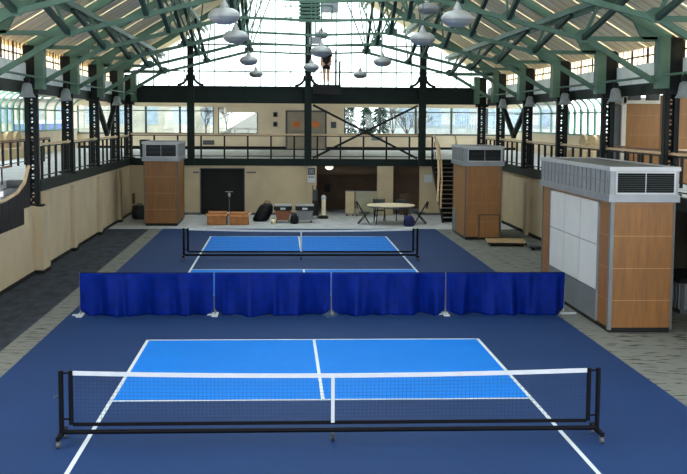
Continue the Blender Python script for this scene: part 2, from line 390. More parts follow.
# ------------------------------------------------------------------ kiosks
def housing(t, x0, x1, y0, y1, z0, z1, side, sidexs):
    """grey louvred roof box: ledge, body, front louvre window in two halves, dark recessed top"""
    MB().box(x0-.06, x1+.06, y0-.06, y1+.06, z0, z0+.14).build('ledge', M['metal'], t)
    h = MB().box(x0-.03, x1+.03, y0-.03, y1+.03, z0+.14, z1).build('roof_housing', M['metal'], t)
    MB().box(x0+.06, x1-.06, y0+.06, y1-.06, z1, z1+.015).build('top_cover', M['metal_d'], t)
    MB().box(x0-.06, x1+.06, y0-.06, y0-.0, z1-.05, z1+.03).box(x0-.06, x0, y0, y1+.06, z1-.05, z1+.03).box(x1, x1+.06, y0, y1+.06, z1-.05, z1+.03).box(x0-.06, x1+.06, y1, y1+.06, z1-.05, z1+.03).build('cornice', M['metal_l'], t)
    a, b = x0+.1, x1-.06; c, dz = z0+.18, z1-.09
    MB().box(a-.03, b+.03, y0-.05, y0-.03, c-.03, c).box(a-.03, b+.03, y0-.05, y0-.03, dz, dz+.03).box(a-.03, a, y0-.05, y0-.03, c, dz).box(b, b+.03, y0-.05, y0-.03, c, dz).box((a+b)/2-.008, (a+b)/2+.008, y0-.048, y0-.03, c, dz).build('vent_frame', M['metal_l'], t)
    lv = MB()
    for k in range(9):
        z = c+(dz-c)*(k+.5)/9
        lv.bar((a, y0-.034, z), (b, y0-.034, z), .012, (dz-c)/9*.9, (0, -.5, 1))
    lv.build('louvre', M['louver'], t)
    sp = MB()
    n = int((y1-y0)/.32)
    xs = x0-.045 if side < 0 else x1+.03
    for k in range(n+1):
        y = y0+(y1-y0)*k/n; sp.box(xs, xs+.015, y-.012, y+.012, z0+.14, z1-.05)
    sp.box(xs, xs+.015, y0, y1, (z0+.14+z1)/2-.01, (z0+.14+z1)/2+.01)
    sp.build('side_grille', M['gpanel'], t)

def kiosk(label, x0, x1, y0, y1, zt, z1, m, side):
    t = thing('wood_kiosk', label, 'kiosk', ((x0+x1)/2, (y0+y1)/2, 0), 'wood clad kiosks')
    MB().box(x0+.04, x1-.04, y0+.04, y1-.04, 0, .1).build('plinth', M['black'], t)
    MB().box(x0+.02, x1-.02, y0+.02, y1-.02, .1, zt).build('body', m, t)
    for px in (x0, x1):
        for py in (y0, y1):
            MB().box(px-.035 if px > x0 else px, px if px > x0 else px+.035, py, py+.035, .06, zt).build('corner_trim', M['trim'], t) if py == y0 else MB().box(px-.035 if px > x0 else px, px if px > x0 else px+.035, py-.035, py, .06, zt).build('corner_trim', M['trim'], t)
    housing(t, x0, x1, y0, y1, zt, z1, side, None)
    return t
# large kiosk, right foreground
KX0, KX1, KY0, KY1 = 6.25, 7.5, 21.3, 27.0
t = kiosk('large wood clad kiosk with white side panels, right foreground', KX0, KX1, KY0, KY1, 2.52, 3.16, M['wood'], -1)
ys = [22.15, 23.47, 24.79, 26.1]
for a, b in zip(ys, ys[1:]):
    MB().box(KX0-.012, KX0+.02, a+.012, b-.012, 1.62, 2.46).box(KX0-.012, KX0+.02, a+.012, b-.012, .72, 1.605).build('side_panel', M['wpanel'], t)
MB().box(KX0-.01, KX0+.02, 22.16, 26.1, .1, .7).build('kick_panel', M['gpanel'], t)
for y in (22.13, 26.12): MB().box(KX0-.016, KX0+.02, y-.02, y+.02, .1, 2.5).build('side_trim', M['metal'], t)
MB().box(KX0-.002, KX0+.02, KY0, KY0+.1, .06, 2.52).box(KX0-.002, KX0+.07, KY0-.002, KY0+.02, .06, 2.52).build('edge_trim', M['gpanel'], t)
# middle kiosk
t = kiosk('brown wood kiosk with a small access panel, standing by the stairs', 6.24, 7.5, 38.5, 41.3, 2.52, 3.16, M['wood_d'], -1)
MB().box(6.76, 7.42, 38.5, 38.53, .08, .84).build('access_door', M['wood_d'], t)
MB().box(6.72, 6.76, 38.48, 38.54, .06, .88).box(7.42, 7.46, 38.48, 38.54, .06, .88).box(6.72, 7.46, 38.48, 38.54, .84, .88).build('access_frame', M['brownroom'], t)
MB().box(6.235, 6.27, 40.5, 41.25, .1, .9).build('kick_panel', M['gpanel'], t)
# left kiosk
t = kiosk('honey wood kiosk standing alone in the left rear corner', -5.2, -3.92, 43.5, 46.4, 2.46, 3.16, M['wood'], 1)

# ------------------------------------------------------------------ lattice columns
def column(x, y, z0, side, label, zt=4.72, w=.31, grp=None):
    """side -1: hall lies to the +x side"""
    t = thing('lattice_column', label, 'column', (x, y, z0), grp)
    h = w/2
    MB().box(x-h-.1, x+h+.1, y-.18, y+.18, z0, z0+.05).build('base_plate', M['column'], t)
    for sx in (-1, 1):
        xa, xb = sorted((x+sx*h, x+sx*(h-.1)))
        MB().box(xa, xb, y-.09, y-.07, z0+.05, zt).box(xa, xb, y+.07, y+.09, z0+.05, zt).box(x+sx*h-.012, x+sx*h+.012, y-.09, y+.09, z0+.05, zt).build('flange', M['column'], t)
    l = MB(); n = max(1, round((zt-z0-.05)/.24)); dz = (zt-z0-.05)/n
    for k in range(n):
        za = z0+.05+k*dz; zb = za+dz
        l.bar((x-h+.06, y, za), (x+h-.06, y, zb), .05, .012, (0, 1, 0)).bar((x+h-.06, y, za), (x-h+.06, y, zb), .05, .012, (0, 1, 0)).bar((x-h+.06, y, za), (x+h-.06, y, za), .05, .012, (0, 1, 0))
    l.build('lacing', M['column'], t)
    if zt < 4.8:
        s = -side
        MB().box(x-h, x+h, y-.24, y+.24, zt, 5.9).build('upper_post', M['column'], t)
        MB().box(min(x+s*h, x+s*(h+.22)), max(x+s*h, x+s*(h+.22)), y-.3, y+.12, 4.78, 5.92).build('bracket_plate', M['green'], t)
        MB().box(x-h-.08, x+h+.08, y-.3, y+.3, zt-.06, zt+.06).build('cap_plate', M['column'], t)
for i, y in enumerate([30.3, 35.3, 40.3, 45.3]):
    column(XL-.05, y, 1.74 if i == 0 else HF, -1, f'{ORD[i]} black green lattice column along the left balcony railing', grp='left balcony columns')
column(XL-.02, 48.95, HF, -1, 'lattice column at the left rear corner of the hall', zt=4.7, w=.3, grp='left balcony columns')
for i, y in enumerate([25.3, 30.3, 35.3, 40.3, 45.3]):
    column(XR-.03, y, HF, 1, f'{ORD[i]} black green lattice column along the right balcony railing', grp='right balcony columns')
column(XR-.15, 48.95, HF, 1, 'lattice column at the right rear corner of the hall', zt=4.7, w=.31, grp='right balcony columns')

# eave girders, spandrels, clerestory
for s, X, nm in ((-1, XL, 'left'), (1, XR, 'right')):
    xo = X+s*.12
    struct(MB().box(min(xo, xo+s*.2), max(xo, xo+s*.2), -6, 49.2, 4.98, 5.46), f'wall_spandrel_{nm}', M['spandrel'], f'grey spandrel band above the {nm} columns')
    struct(MB().box(min(xo, xo+s*.25), max(xo, xo+s*.25), -6, 49.2, 4.7, 4.98), f'trim_girder_{nm}', M['dgreen'], f'dark green girder on the {nm} columns')
    wr = sroot(f'window_{"3" if s < 0 else "4"}', f'cream clerestory window band under the {nm} eave')
    struct(MB().box(min(xo+s*.1, xo+s*.13), max(xo+s*.1, xo+s*.13), -6, 49.2, 5.46, 6.1), 'window_pane', M['clere'], parent=wr)
    fr = MB(); y = 8.0
    while y < 49: fr.box(min(xo+s*.08, xo+s*.1), max(xo+s*.08, xo+s*.1), y-.02, y+.02, 5.46, 6.1); y += .42
    y = 10.3+1.25
    for yy in [10.3+1.25*k for k in range(31)]: fr.box(min(xo+s*.07, xo+s*.1), max(xo+s*.07, xo+s*.1), yy-.05, yy+.05, 5.46, 6.1)
    fr.box(min(xo+s*.08, xo+s*.1), max(xo+s*.08, xo+s*.1), 8, 49.2, 5.64, 5.68)
    struct(fr, 'window_frame', M['rust'], parent=wr)
    # eave plate
    struct(MB().box(min(xo, xo+s*.22), max(xo, xo+s*.22), -6, 49.2, 6.02, 6.1), f'trim_eave_{nm}', M['spandrel'], f'pale eave plate on the {nm}')
    # sprinkler pipe
    xp = X-s*.3
    p = thing('service_pipe', f'long thin grey green pipe along the top of the {nm} columns', 'pipe', (xp, 30, 5.07))
    MB().tube([(xp, 8, 5.07), (xp, 48.6, 5.07)], .028, 8).build('pipe', M['green'], p)
    hb = MB()
    for yy in TRUSS: hb.bar((xp, yy, 5.07), (xp+s*.2, yy, 5.07), .03, .03)
    hb.build('pipe_bracket', M['green'], p)
    # V brace between the last two columns
    t = thing('chevron_brace', f'dark V shaped brace between columns on the {nm} balcony', 'brace', (X, 42.8, 3.3))
    for ya in (40.6, 45.0): MB().bar((X, ya, 4.62), (X, 42.8, 3.5), .14, .16, (1, 0, 0)).build('brace_leg', M['column'], t)
    MB().box(X-.05, X+.05, 42.6, 43.0, 3.4, 3.6).build('gusset', M['column'], t)
    
# ------------------------------------------------------------------ trusses
def truss(y, label):
    t = thing('roof_truss', label, 'truss', (XC-.06, y, HE), 'green roof trusses')
    c = XC-.06; P = lambda s, d, h, dy=0: (c+s*d, y+dy, h)
    N1, N2, N3 = (5.64, 5.87), (3.96, 6.28), (2.3, 6.70)
    for s in (-1, 1):
        MB().bar(P(s, HS+.05, HE-.06), P(s, 0, raf(0)-.06), .13, .2, (0, 0, 1)).build('rafter', M['green'], t)
        ch = MB(); q = [(HS-.05, 5.87), N1, N2, N3]
        for a, b in zip(q, q[1:]): ch.bar(P(s, *a), P(s, *b), .1, .1)
        ch.build('bottom_chord', M['green'], t)
        MB().bar(P(s, HS-.25, 4.94), P(s, N1[0]+.05, N1[1]), .09, .12).build('knee_brace', M['green'], t)
        for a, b, wd in ((N1, (6.02, raf(6.02)-.12), .1), (N2, (4.55, raf(4.55)-.12), .09), (N3, (3.1, raf(3.1)-.12), .08), (N2, (3.75, raf(3.75)-.12), .05), (N3, (1.1, raf(1.1)-.12), .07), (N3, (1.9, raf(1.9)-.12), .05)):
            MB().bar(P(s, *a), P(s, *b), wd, wd*.7).build('strut', M['green'], t)
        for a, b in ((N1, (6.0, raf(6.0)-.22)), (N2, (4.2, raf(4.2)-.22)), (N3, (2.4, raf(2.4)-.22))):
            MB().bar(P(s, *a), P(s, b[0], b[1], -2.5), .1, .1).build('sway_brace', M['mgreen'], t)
        for a, r in ((N1, .2), (N2, .16), (N3, .19)):
            MB().prism([(c+s*a[0]+r*math.cos(k*PI/4+.39), a[1]+.06+r*.75*math.sin(k*PI/4+.39)) for k in range(8)], 1, y-.03, y+.03).build('gusset', M['green'], t)
        MB().prism([(c+s*(HS+.12), 5.86), (c+s*(HS-.55), 5.86), (c+s*(HS-.8), raf(HS-.8)-.1), (c+s*(HS+.12), HE-.02)], 1, y-.05, y+.05).build('eave_bracket', M['green'], t)
    MB().bar(P(-1, 2.3, 6.70), P(1, 0, 6.62), .07, .07).bar(P(1, 0, 6.62), P(1, 2.3, 6.70), .07, .07).build('tie_rod', M['green'], t)
    MB().bar(P(1, 0, 6.62), P(1, 0, raf(0)-.1), .04, .04).build('king_rod', M['green'], t)
    MB().prism([(c-.35, raf(.35)-.15), (c, raf(0)-.6), (c+.35, raf(.35)-.15), (c, raf(0)-.02)], 1, y-.04, y+.04).build('ridge_gusset', M['green'], t)
vis = [20.3, 25.3, 30.3, 35.3, 40.3, 45.3]
for i, y in enumerate(vis):
    truss(y, f'{ORD[i]} green steel roof truss spanning the hall' + (', just above the camera view' if i == 0 else ', under the tan roof boards'))
# purlins
for s, nm in ((-1, 'left'), (1, 'right')):
    for d, lb in ((6.0, 'lowest'), (4.2, 'middle'), (2.4, 'uppermost')):
        x = XC-.06+s*d; z = raf(d)-.2
        t = thing('roof_purlin', f'{lb} green double purlin running lengthwise under the {nm} roof slope', 'purlin', (x, 30, z), 'green roof purlins')
        for e in (-.07, .07): MB().bar((x+e, 9, z-s*e*SL), (x+e, 48.9, z-s*e*SL), .05, .14).build('beam', M['green'], t)
        for k in range(14): MB().bar((x-.09, 15.3+2.5*k, z), (x+.09, 15.3+2.5*k, z), .1, .03).build('spacer', M['metal_l'], t)
t = thing('ridge_beam', 'green ridge beam along the top of the roof', 'beam', (XC-.06, 30, raf(0)-.2))
MB().bar((XC-.06, 9, raf(0)-.2), (XC-.06, 48.9, raf(0)-.2), .12, .2).build('beam', M['green'], t)

# roof boards with translucent strips
strips = [25.2+2.48*k for k in range(-12, 10)]
cr = sroot('ceiling', 'tan boarded roof with white rooflight strips')
for s in (-1, 1):
    dk = MB(); st = MB()
    c = XC-.06; ea = (c+s*(HS+.35), HE-.35*SL+.1); rg = (c+s*1.75, raf(1.75)+.1)
    ed = [-6.0]+[v for q in strips if q < 49 for v in (q-.05, q+.05)]+[49.3]
    for a, b in zip(ed[::2], ed[1::2]):
        dk.add([(ea[0], a, ea[1]), (rg[0], a, rg[1]), (rg[0], b, rg[1]), (ea[0], b, ea[1]), (ea[0], a, ea[1]+.07), (rg[0], a, rg[1]+.07), (rg[0], b, rg[1]+.07), (ea[0], b, ea[1]+.07)],
               [(0,1,2,3),(4,7,6,5),(0,4,5,1),(1,5,6,2),(2,6,7,3),(3,7,4,0)])
    for q in strips:
        if q < 49:
            a, b = q-.05, q+.05
            st.add([(ea[0], a, ea[1]+.03), (rg[0], a, rg[1]+.03), (rg[0], b, rg[1]+.03), (ea[0], b, ea[1]+.03)], [(0,1,2,3)])
    struct(dk, 'roof_boards', M['deck'], parent=cr); struct(st, 'rooflight', M['strip'], parent=cr)

wr = sroot('window_9', 'added unseen ridge glazing that brightens the hall from above')  # unseen glazed strip, added to let more daylight into the hall
rgm = MB(); rgf = MB(); c = XC-.06
for s in (-1, 1):
    rgm.add([(c+s*1.75, -6, raf(1.75)+.1), (c, -6, raf(0)+.1), (c, 49.3, raf(0)+.1), (c+s*1.75, 49.3, raf(1.75)+.1)], [(0,1,2,3)])
    for k in range(46): rgf.bar((c+s*1.75, -5.2+1.2*k, raf(1.75)+.08), (c, -5.2+1.2*k, raf(0)+.08), .05, .06)
    rgf.bar((c+s*1.75, -6, raf(1.75)+.08), (c+s*1.75, 49.3, raf(1.75)+.08), .1, .1)
struct(rgm, 'window_pane', M['glass'], parent=wr); struct(rgf, 'glazing_bars', M['mull'], parent=wr)

# ------------------------------------------------------------------ rear portal frame and gable glazing
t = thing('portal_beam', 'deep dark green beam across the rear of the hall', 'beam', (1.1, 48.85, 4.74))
MB().box(XL+.1, XR-.1, 48.94, 49.02, 4.78, 5.42).build('web', M['dgreen'], t)
MB().box(XL+.1, XR-.1, 48.86, 49.1, 5.41, 5.46).build('top_flange', M['dgreen'], t)
MB().box(XL+.1, XR-.1, 48.86, 49.1, 4.74, 4.79).build('bottom_flange', M['dgreen'], t)
for x, zt, lab in ((-3.81, 7.4, 'left'), (XC+.02, 9.9, 'middle'), (5.98, 7.4, 'right')):
    t = thing('gable_post', f'{lab} dark green post standing on the rear balcony edge up to the roof', 'post', (x, 48.6, HB), 'rear gable posts')
    MB().box(x-.15, x+.15, 48.42, 48.46, HB, 5.46).box(x-.15, x+.15, 48.6, 48.64, HB, 5.46).box(x-.03, x+.03, 48.46, 48.6, HB, 5.46).build('lower_shaft', M['dgreen'], t)
    MB().box(x-.13, x+.13, 48.46, 48.62, 5.46, zt).build('upper_shaft', M['column'], t)
    for s in (-1, 1):
        pts = [(x+s*(.13+.42*(1-math.cos(a))), 48.54, 5.9-.42*math.sin(a)) for a in [k*PI/12 for k in range(7)]]
        MB().tube(pts, .06, 6).build('curved_bracket', M['column'], t)
t = thing('cross_brace', 'black X brace between the middle and right rear posts', 'brace', (3.55, 48.6, HF))
MB().bar((1.33, 48.56, 4.68), (5.78, 48.56, 2.44), .05, .09).build('brace_bar', M['black'], t)
MB().bar((1.33, 48.5, 2.44), (5.78, 48.5, 4.68), .05, .09).build('brace_bar', M['black'], t)
MB().box(3.46, 3.68, 48.49, 48.57, 3.46, 3.66).build('gusset', M['black'], t)

wr = sroot('window_1', 'large white gable window above the rear beam')
GY = 49.12; c = XC-.06
MBg = MB().prism([(c-HS, 5.46), (c+HS, 5.46), (c+HS, HE+.05), (c, raf(0)+.08), (c-HS, HE+.05)], 1, GY, GY+.015)
struct(MBg, 'window_pane', M['glass'], parent=wr)
fr = MB()
k = -11
while k <= 11:
    x = c+k*.645; fr.box(x-.022, x+.022, GY-.04, GY+.03, 5.46, raf(abs(x-c))); k += 1
for z in (6.08, 7.2, 8.3, 9.4):
    d = min(HS, HS-(z-HE)/SL); fr.box(c-d, c+d, GY-.045, GY+.03, z-.028, z+.028)
struct(fr, 'glazing_bars', M['mull'], parent=wr)

# ------------------------------------------------------------------ rear balcony room
RY = 66
w = MB()
w.box(-12, -1.35, RY, RY+.2, HF, 3.24).box(-12, 14, RY, RY+.2, 4.78, 5.1).box(-1.35, 3.6, RY, RY+.2, HF, 4.78).box(3.6, 14, RY, RY+.2, HF, 3.3)
w.box(-12, -11.6, RY-.05, RY+.2, HF, 5.1)
for x in (-3.75,): w.box(x-.12, x+.12, RY, RY+.2, 3.2, 4.8)
w.box(-3.2, -1.35, RY, RY+.2, 4.45, 4.8)
struct(w, 'wall_far', M['beige_rear'], 'beige far wall of the rear balcony with windows and double doors')
struct(MB().box(-12, .3, RY-.04, RY, HF, HF+.14).box(2.55, 14, RY-.04, RY, HF, HF+.14), 'baseboard_far', M['black'], 'black baseboard along the far wall')
struct(MB().box(-12, 14, 49.2, RY+.3, 5.1, 5.25), 'ceiling_rear', M['beige_rear'], 'flat pale ceiling over the rear balcony')
for x0, x1, nm, label in ((-11.6, -3.87, 'window_2', 'bright window left of the rear balcony'), (-3.63, -1.35, 'window_5', 'window onto an outside ramp, left of the double doors'), (3.6, 14, 'window_6', 'wide window onto trees, right of the double doors')):
    wr = sroot(nm, label)
    struct(MB().box(x0, x1, RY+.1, RY+.11, 3.24, 4.78), 'window_pane', M['glass'], parent=wr)
    f = MB(); n = max(1, round((x1-x0)/2.1))
    for k in range(n+1):
        x = x0+(x1-x0)*k/n; f.box(x-.06, x+.06, RY+.03, RY+.16, 3.24, 4.78)
    f.box(x0, x1, RY+.04, RY+.15, 4.5, 4.56) if nm != 'window_5' else None
    f.box(x0, x1, RY-.05, RY+.15, 3.2, 3.28)
    struct(f, 'window_frame', M['mull'], parent=wr)
d = sroot('door_2', 'grey double door with orange notices at the back of the rear balcony')
struct(MB().box(.24, .34, RY-.06, RY, HF, 4.6).box(2.5, 2.6, RY-.06, RY, HF, 4.6).box(.24, 2.6, RY-.06, RY, 4.5, 4.6).box(1.38, 1.44, RY-.05, RY, HF, 4.5), 'door_frame', M['metal_d'], parent=d)
for x0, x1 in ((.34, 1.38), (1.44, 2.5)):
    l = struct(box(x0, x1, RY-.03, RY-.005, HF+.02, 4.5), 'door_leaf', M['door'], parent=d)
    xm = (x0+x1)/2
    struct(box(xm-.2, xm+.2, RY-.04, RY-.03, 3.64, 3.96), 'notice', M['orange'], parent=l)
    struct(box(x0+.1, x1-.1, RY-.09, RY-.05, 3.32, 3.38), 'push_bar', M['metal'], parent=l)
# small things on the far wall
tag(box(-4.5, -3.85, RY-.05, RY-.005, 2.6, 2.86).build('wall_vent', M['metal_d']), 'grey vent grille low on the far wall left of the doors', 'vent')
for x, z, lb in ((-.35, 4.35, 'upper dark speaker on the far wall left of the double doors'), (-.35, 3.8, 'lower dark speaker on the far wall left of the double doors')):
    t = thing('wall_speaker', lb, 'speaker', (x, RY, z))
    MB().box(x-.12, x+.12, RY-.16, RY-.01, z-.14, z+.14).build('cabinet', M['metal_d'], t)
    MB().lathe([(.07, 0), (.09, .012)], (0, 0, 0), 14).build('cone', M['black'], t) if False else MB().tube([(x, RY-.16, z), (x, RY-.175, z)], .085, 14).build('cone', M['black'], t)
tag(MB().box(2.85, 3.15, RY-.08, RY-.005, 3.6, 3.95).box(2.9, 3.1, RY-.1, RY-.08, 3.7, 3.9).build('wall_panel', M['metal_d']), 'small grey call panel on the far wall right of the double doors', 'panel')
tag(MB().box(5.2, 5.8, RY-.14, RY-.005, 2.9, 3.12).box(5.25, 5.75, RY-.16, RY-.14, 2.94, 3.08).build('wall_heater', M['metal']), 'small grey heater under the wide rear window', 'heater')
tag(MB().lathe([(.22, HF), (.24, HF+.5), (.25, HF+.75), (.2, HF+.78)], (-5.9, 50.0, 0), 14).build('trash_bin', M['dgreen']), 'dark green bin at the left corner of the rear balcony', 'bin')

# ------------------------------------------------------------------ side aisles: sill walls and greenhouse glazing
for s, X, nm, n1 in ((-1, -11.6, 'left', 7), (1, 13.6, 'right', 8)):
    o = X+s*.2
    struct(MB().box(min(X, o), max(X, o), 18, RY, HF, 3.42), f'wall_sill_{nm}', M['beige_rear'], f'low beige sill wall of the {nm} balcony')
    wr = sroot(f'window_{n1}', f'curved pale teal greenhouse glazing along the {nm} balcony')
    def prof(k): a = k*PI/2/8; return (X-s*(1.0-1.0*math.cos(a)), 4.45+.75*math.sin(a))
    gl = MB(); fr = MB()
    pr = [(X, 3.42)]+[prof(k) for k in range(9)]
    ya, yb = 18, RY
    vs = [(p[0], y, p[1]) for p in pr for y in (ya, yb)]
    gl.add(vs, [(2*i, 2*i+1, 2*i+3, 2*i+2) for i in range(len(pr)-1)])
    yy = 18.0
    while yy < RY:
        teal = True
        q = [(p[0]-s*.02, yy, p[1]) for p in pr]
        wd = .24 if yy < 54.5 else .08
        for a, b in zip(q, q[1:]): fr.bar(a, b, wd if a[2] < 4.5 else .07, .08, (s, 0, 0.001))
        yy += 1.15 if yy < 54 else 2.3
    for z in (3.46, 4.45): fr.bar((X-s*.02, ya, z), (X-s*.02, yb, z), .07, .07)
    fr.bar((pr[-1][0], ya, pr[-1][1]), (pr[-1][0], yb, pr[-1][1]), .08, .08)
    struct(gl, 'window_pane', M['glass'], parent=wr); struct(fr, 'window_frame', M['teal'], parent=wr)
    xi = (XL-.35) if s < 0 else (XR+.35)
    x2 = pr[-1][0]
    struct(MB().box(min(xi, x2), max(xi, x2), 18, RY, 5.2, 5.28), f'ceiling_aisle_{nm}', M['beige_rear'], f'flat pale ceiling over the {nm} balcony')
    # rounded beige seat backs against the sill
    for k in range(4):
        y = 45.5+k*1.6
        t = thing('bench_seat', f'{ORD[k]} rounded beige seat against the sill wall of the {nm} balcony', 'seat', (X-s*.5, y, HF), f'beige seats on the {nm} balcony')
        MB().box(min(X-s*.1, X-s*.75), max(X-s*.1, X-s*.75), y-.55, y+.55, HF, HF+.42).build('seat_base', M['cushion'], t)
        pr2 = [(y-.55, HF+.42), (y+.55, HF+.42)]+[(y+.55*math.cos(a), HF+.75+.35*math.sin(a)) for a in [j*PI/8 for j in range(9)]]
        MB().prism(pr2, 0, min(X-s*.02, X-s*.22), max(X-s*.02, X-s*.22)).build('backrest', M['cushion'], t)

# booths on the right balcony
for x0, x1, y0, y1, zt, lb in ((10.95, 12.2, 36, 38, 4.62, 'brown wood booth with a cream top band on the right balcony, seen between columns'), (10.45, 13.4, 30.5, 31.2, 4.78, 'taller brown wood booth on the right balcony at the photo edge')):
    t = thing('wood_booth', lb, 'booth', ((x0+x1)/2, (y0+y1)/2, HF))
    MB().box(x0, x1, y0, y1, HF, zt).build('body', M['wood_d'], t)
    if zt < 4.7:
        MB().box(x0-.1, x1+.05, y0-.06, y1, zt, zt+.2).build('top_band', M['conc_l'], t)
        MB().box(x0-.14, x0, y0-.06, y0+.2, HF, zt+.3).build('edge_post', M['conc_l'], t)
        MB().box(x0-.5, x0-.14, y0+.05, y0+.3, HF, zt-.05).build('side_screen', M['metal_d'], t)
    else:
        MB().box(x0-.02, x1, y0-.12, y0, HF+.85, HF+.93).build('counter', M['tabletop'], t)
t = thing('light_bar', 'row of small dark spotlights under the girder above the right balcony booth', 'lights', (11, 34, 5))
MB().bar((9.6, 33.6, 4.98), (11.9, 33.6, 4.98), .06, .06).build('bar', M['black'], t)
for k in range(4): MB().box(9.75+k*.55, 10.05+k*.55, 33.4, 33.75, 4.68, 4.9).build('spotlight', M['metal_d'], t)

# ------------------------------------------------------------------ railings
def railing(name, label, pts, h, m, step, posts_every, mid=True, base=HF, r=.022):
    """straight railing along a polyline in plan; black balusters, wood handrail"""
    p0 = Vector((*pts[0], base)); t = thing(name, label, 'railing', p0)
    hr = MB(); pick = MB(); lo = MB()
    for a, b in zip(pts, pts[1:]):
        A = Vector((*a, 0)); B = Vector((*b, 0)); L = (B-A).length; n = max(1, round(L/step))
        hr.bar((*a, base+h), (*b, base+h), .075, .055)
        lo.bar((*a, base+h-.06), (*b, base+h-.06), .03, .035).bar((*a, base+.12), (*b, base+.12), .03, .03)
        for k in range(n+1):
            q = A.lerp(B, k/n)
            big = k % posts_every == 0
            MB().bar((q.x, q.y, base), (q.x, q.y, base+h-.05), .07 if big else r, .07 if big else r).build('railing_post' if big else 'baluster', M['black'], t)
    hr.build('handrail', m, t); lo.build('rail_bars', M['black'], t)
    return t
railing('balcony_railing', 'black picket railing with pale wood handrail along the left balcony', [(XL+.02, 31.1), (XL+.02, 48.4)], .97, M['rail_wood'], .96, 6, r=.065)
railing('balcony_railing', 'black picket railing with pale wood handrail along the right balcony', [(XR-.02, 13), (XR-.02, 48.4)], .95, M['rail_wood'], .9, 6, r=.065)
t = railing('balcony_railing', 'slim post railing with pale wood handrail along the rear balcony', [(XL+.1, YB+.02), (6.45, YB+.02)], 1.04, M['rail_wood'], .98, 1, r=.03)
MB().bar((XL+.1, YB+.02, HF+.42), (6.45, YB+.02, HF+.42), .03, .05).build('mid_rail', M['black'], t)
railing('balcony_railing', 'reddish wood rail on the far side of the right balcony by the booths', [(10.1, 22), (10.1, 35.5)], .92, M['rail_red'], .8, 2, r=.03)
railing('balcony_railing', 'dark wood rail across the left balcony beyond the stairwell', [(-9.2, 34), (-9.2, 46)], .9, M['rail_red'], 1.1, 1, r=.03)

# left stair: landing, steps, guard rails
st = MB().box(-7.35, XL-.15, 18, 29.2, 1.02, 1.2)
for k in range(6): st.box(-7.35, XL-.16, 29.2+k*.35, 29.2+(k+1)*.35 if k < 5 else 31.35, .6, 1.2+(k+1)*.2-.02)
t = thing('balcony_stair', 'short stair climbing to the left balcony behind the low wall', 'stairs', (-6.9, 29, 0))
st.build('steps', M['metal_d'], t)
hr = MB(); path = [(XL-.06, 20, 2.1), (XL-.06, 27.2, 2.1), (XL-.06, 28.5, 2.2), (XL-.06, 29.3, 2.4), (XL-.06, 29.7, 2.72), (XL-.06, 29.85, 2.8)]
hr.tube(path, .045, 10)
hr.build('handrail', M['rail_wood'], t)
bl = MB()
y = 24.0
while y < 29.8:
    for (a, b) in zip(path, path[1:]):
        if a[1] <= y <= b[1]: z = a[2]+(b[2]-a[2])*(y-a[1])/(b[1]-a[1])
    MB().bar((XL-.06, y, 1.36 if y < 29.2 else 1.76), (XL-.06, y, z), .045, .045).build('baluster', M['black'], t); y += .17
g = MB().bar((-7.3, 20, 2.95-.2), (-7.3, 31.2, 2.75), .07, .05)
g.build('upper_handrail', M['rail_red'], t)
b2 = MB()
for k in range(13): MB().bar((-7.3, 20.2+k*.84, 1.2 if k < 11 else 2.3), (-7.3, 20.2+k*.84, 2.75), .035, .035).build('upper_post', M['black'], t)

# rear right stair down from the balcony
t = thing('steel_stair', 'black steel stair with pale wood handrails beside the middle kiosk', 'stairs', (6.9, 46.5, 0))
n = 13
for k in range(n): MB().box(6.45, 7.35, 45.0+k*.27, 45.34+k*.27, (k+1)*HF/(n+1)-.03, (k+1)*HF/(n+1)+.01).build('tread', M['black'], t)
for k in range(n): MB().box(6.47, 7.33, 45.3+k*.27, 45.32+k*.27, k*HF/(n+1)+.02, (k+1)*HF/(n+1)-.03).build('riser', M['dark'], t)
for x in (6.42, 7.38): MB().bar((x, 44.95, .06), (x, 48.6, HF-.05), .05, .26).build('stringer', M['black'], t)
def hpath(x, dx): return [(x-dx*.5, 44.6, .85), (x-dx*.42, 45.0, 1.12), (x-dx*.2, 46.0, 1.9), (x-dx*.06, 47.0, 2.6), (x, 48.0, 3.2), (x, 48.5, 3.4), (x, 48.75, 3.42)]
MB().tube(hpath(6.52, .75), .045, 8).build('handrail', M['rail_wood'], t)
MB().tube([(p[0]+.1, p[1]+.1, p[2]-.24) for p in hpath(6.56, .75)], .04, 8).build('handrail', M['rail_wood'], t)
MB().tube([(7.4, 45.0, 1.0), (7.4, 48.5, 3.4)], .04, 8).build('handrail', M['rail_wood'], t)
nb = MB()
for k in range(6):
    y = 45.05+k*.65; z = .1+(y-44.95)*.63; f = (y-44.6)/3.9
    MB().bar((6.42, y, z), (6.18+.34*f, y, z+.95), .03, .03).build('baluster', M['black'], t); MB().bar((7.4, y, z), (7.4, y, z+.92), .03, .03).build('baluster', M['black'], t)

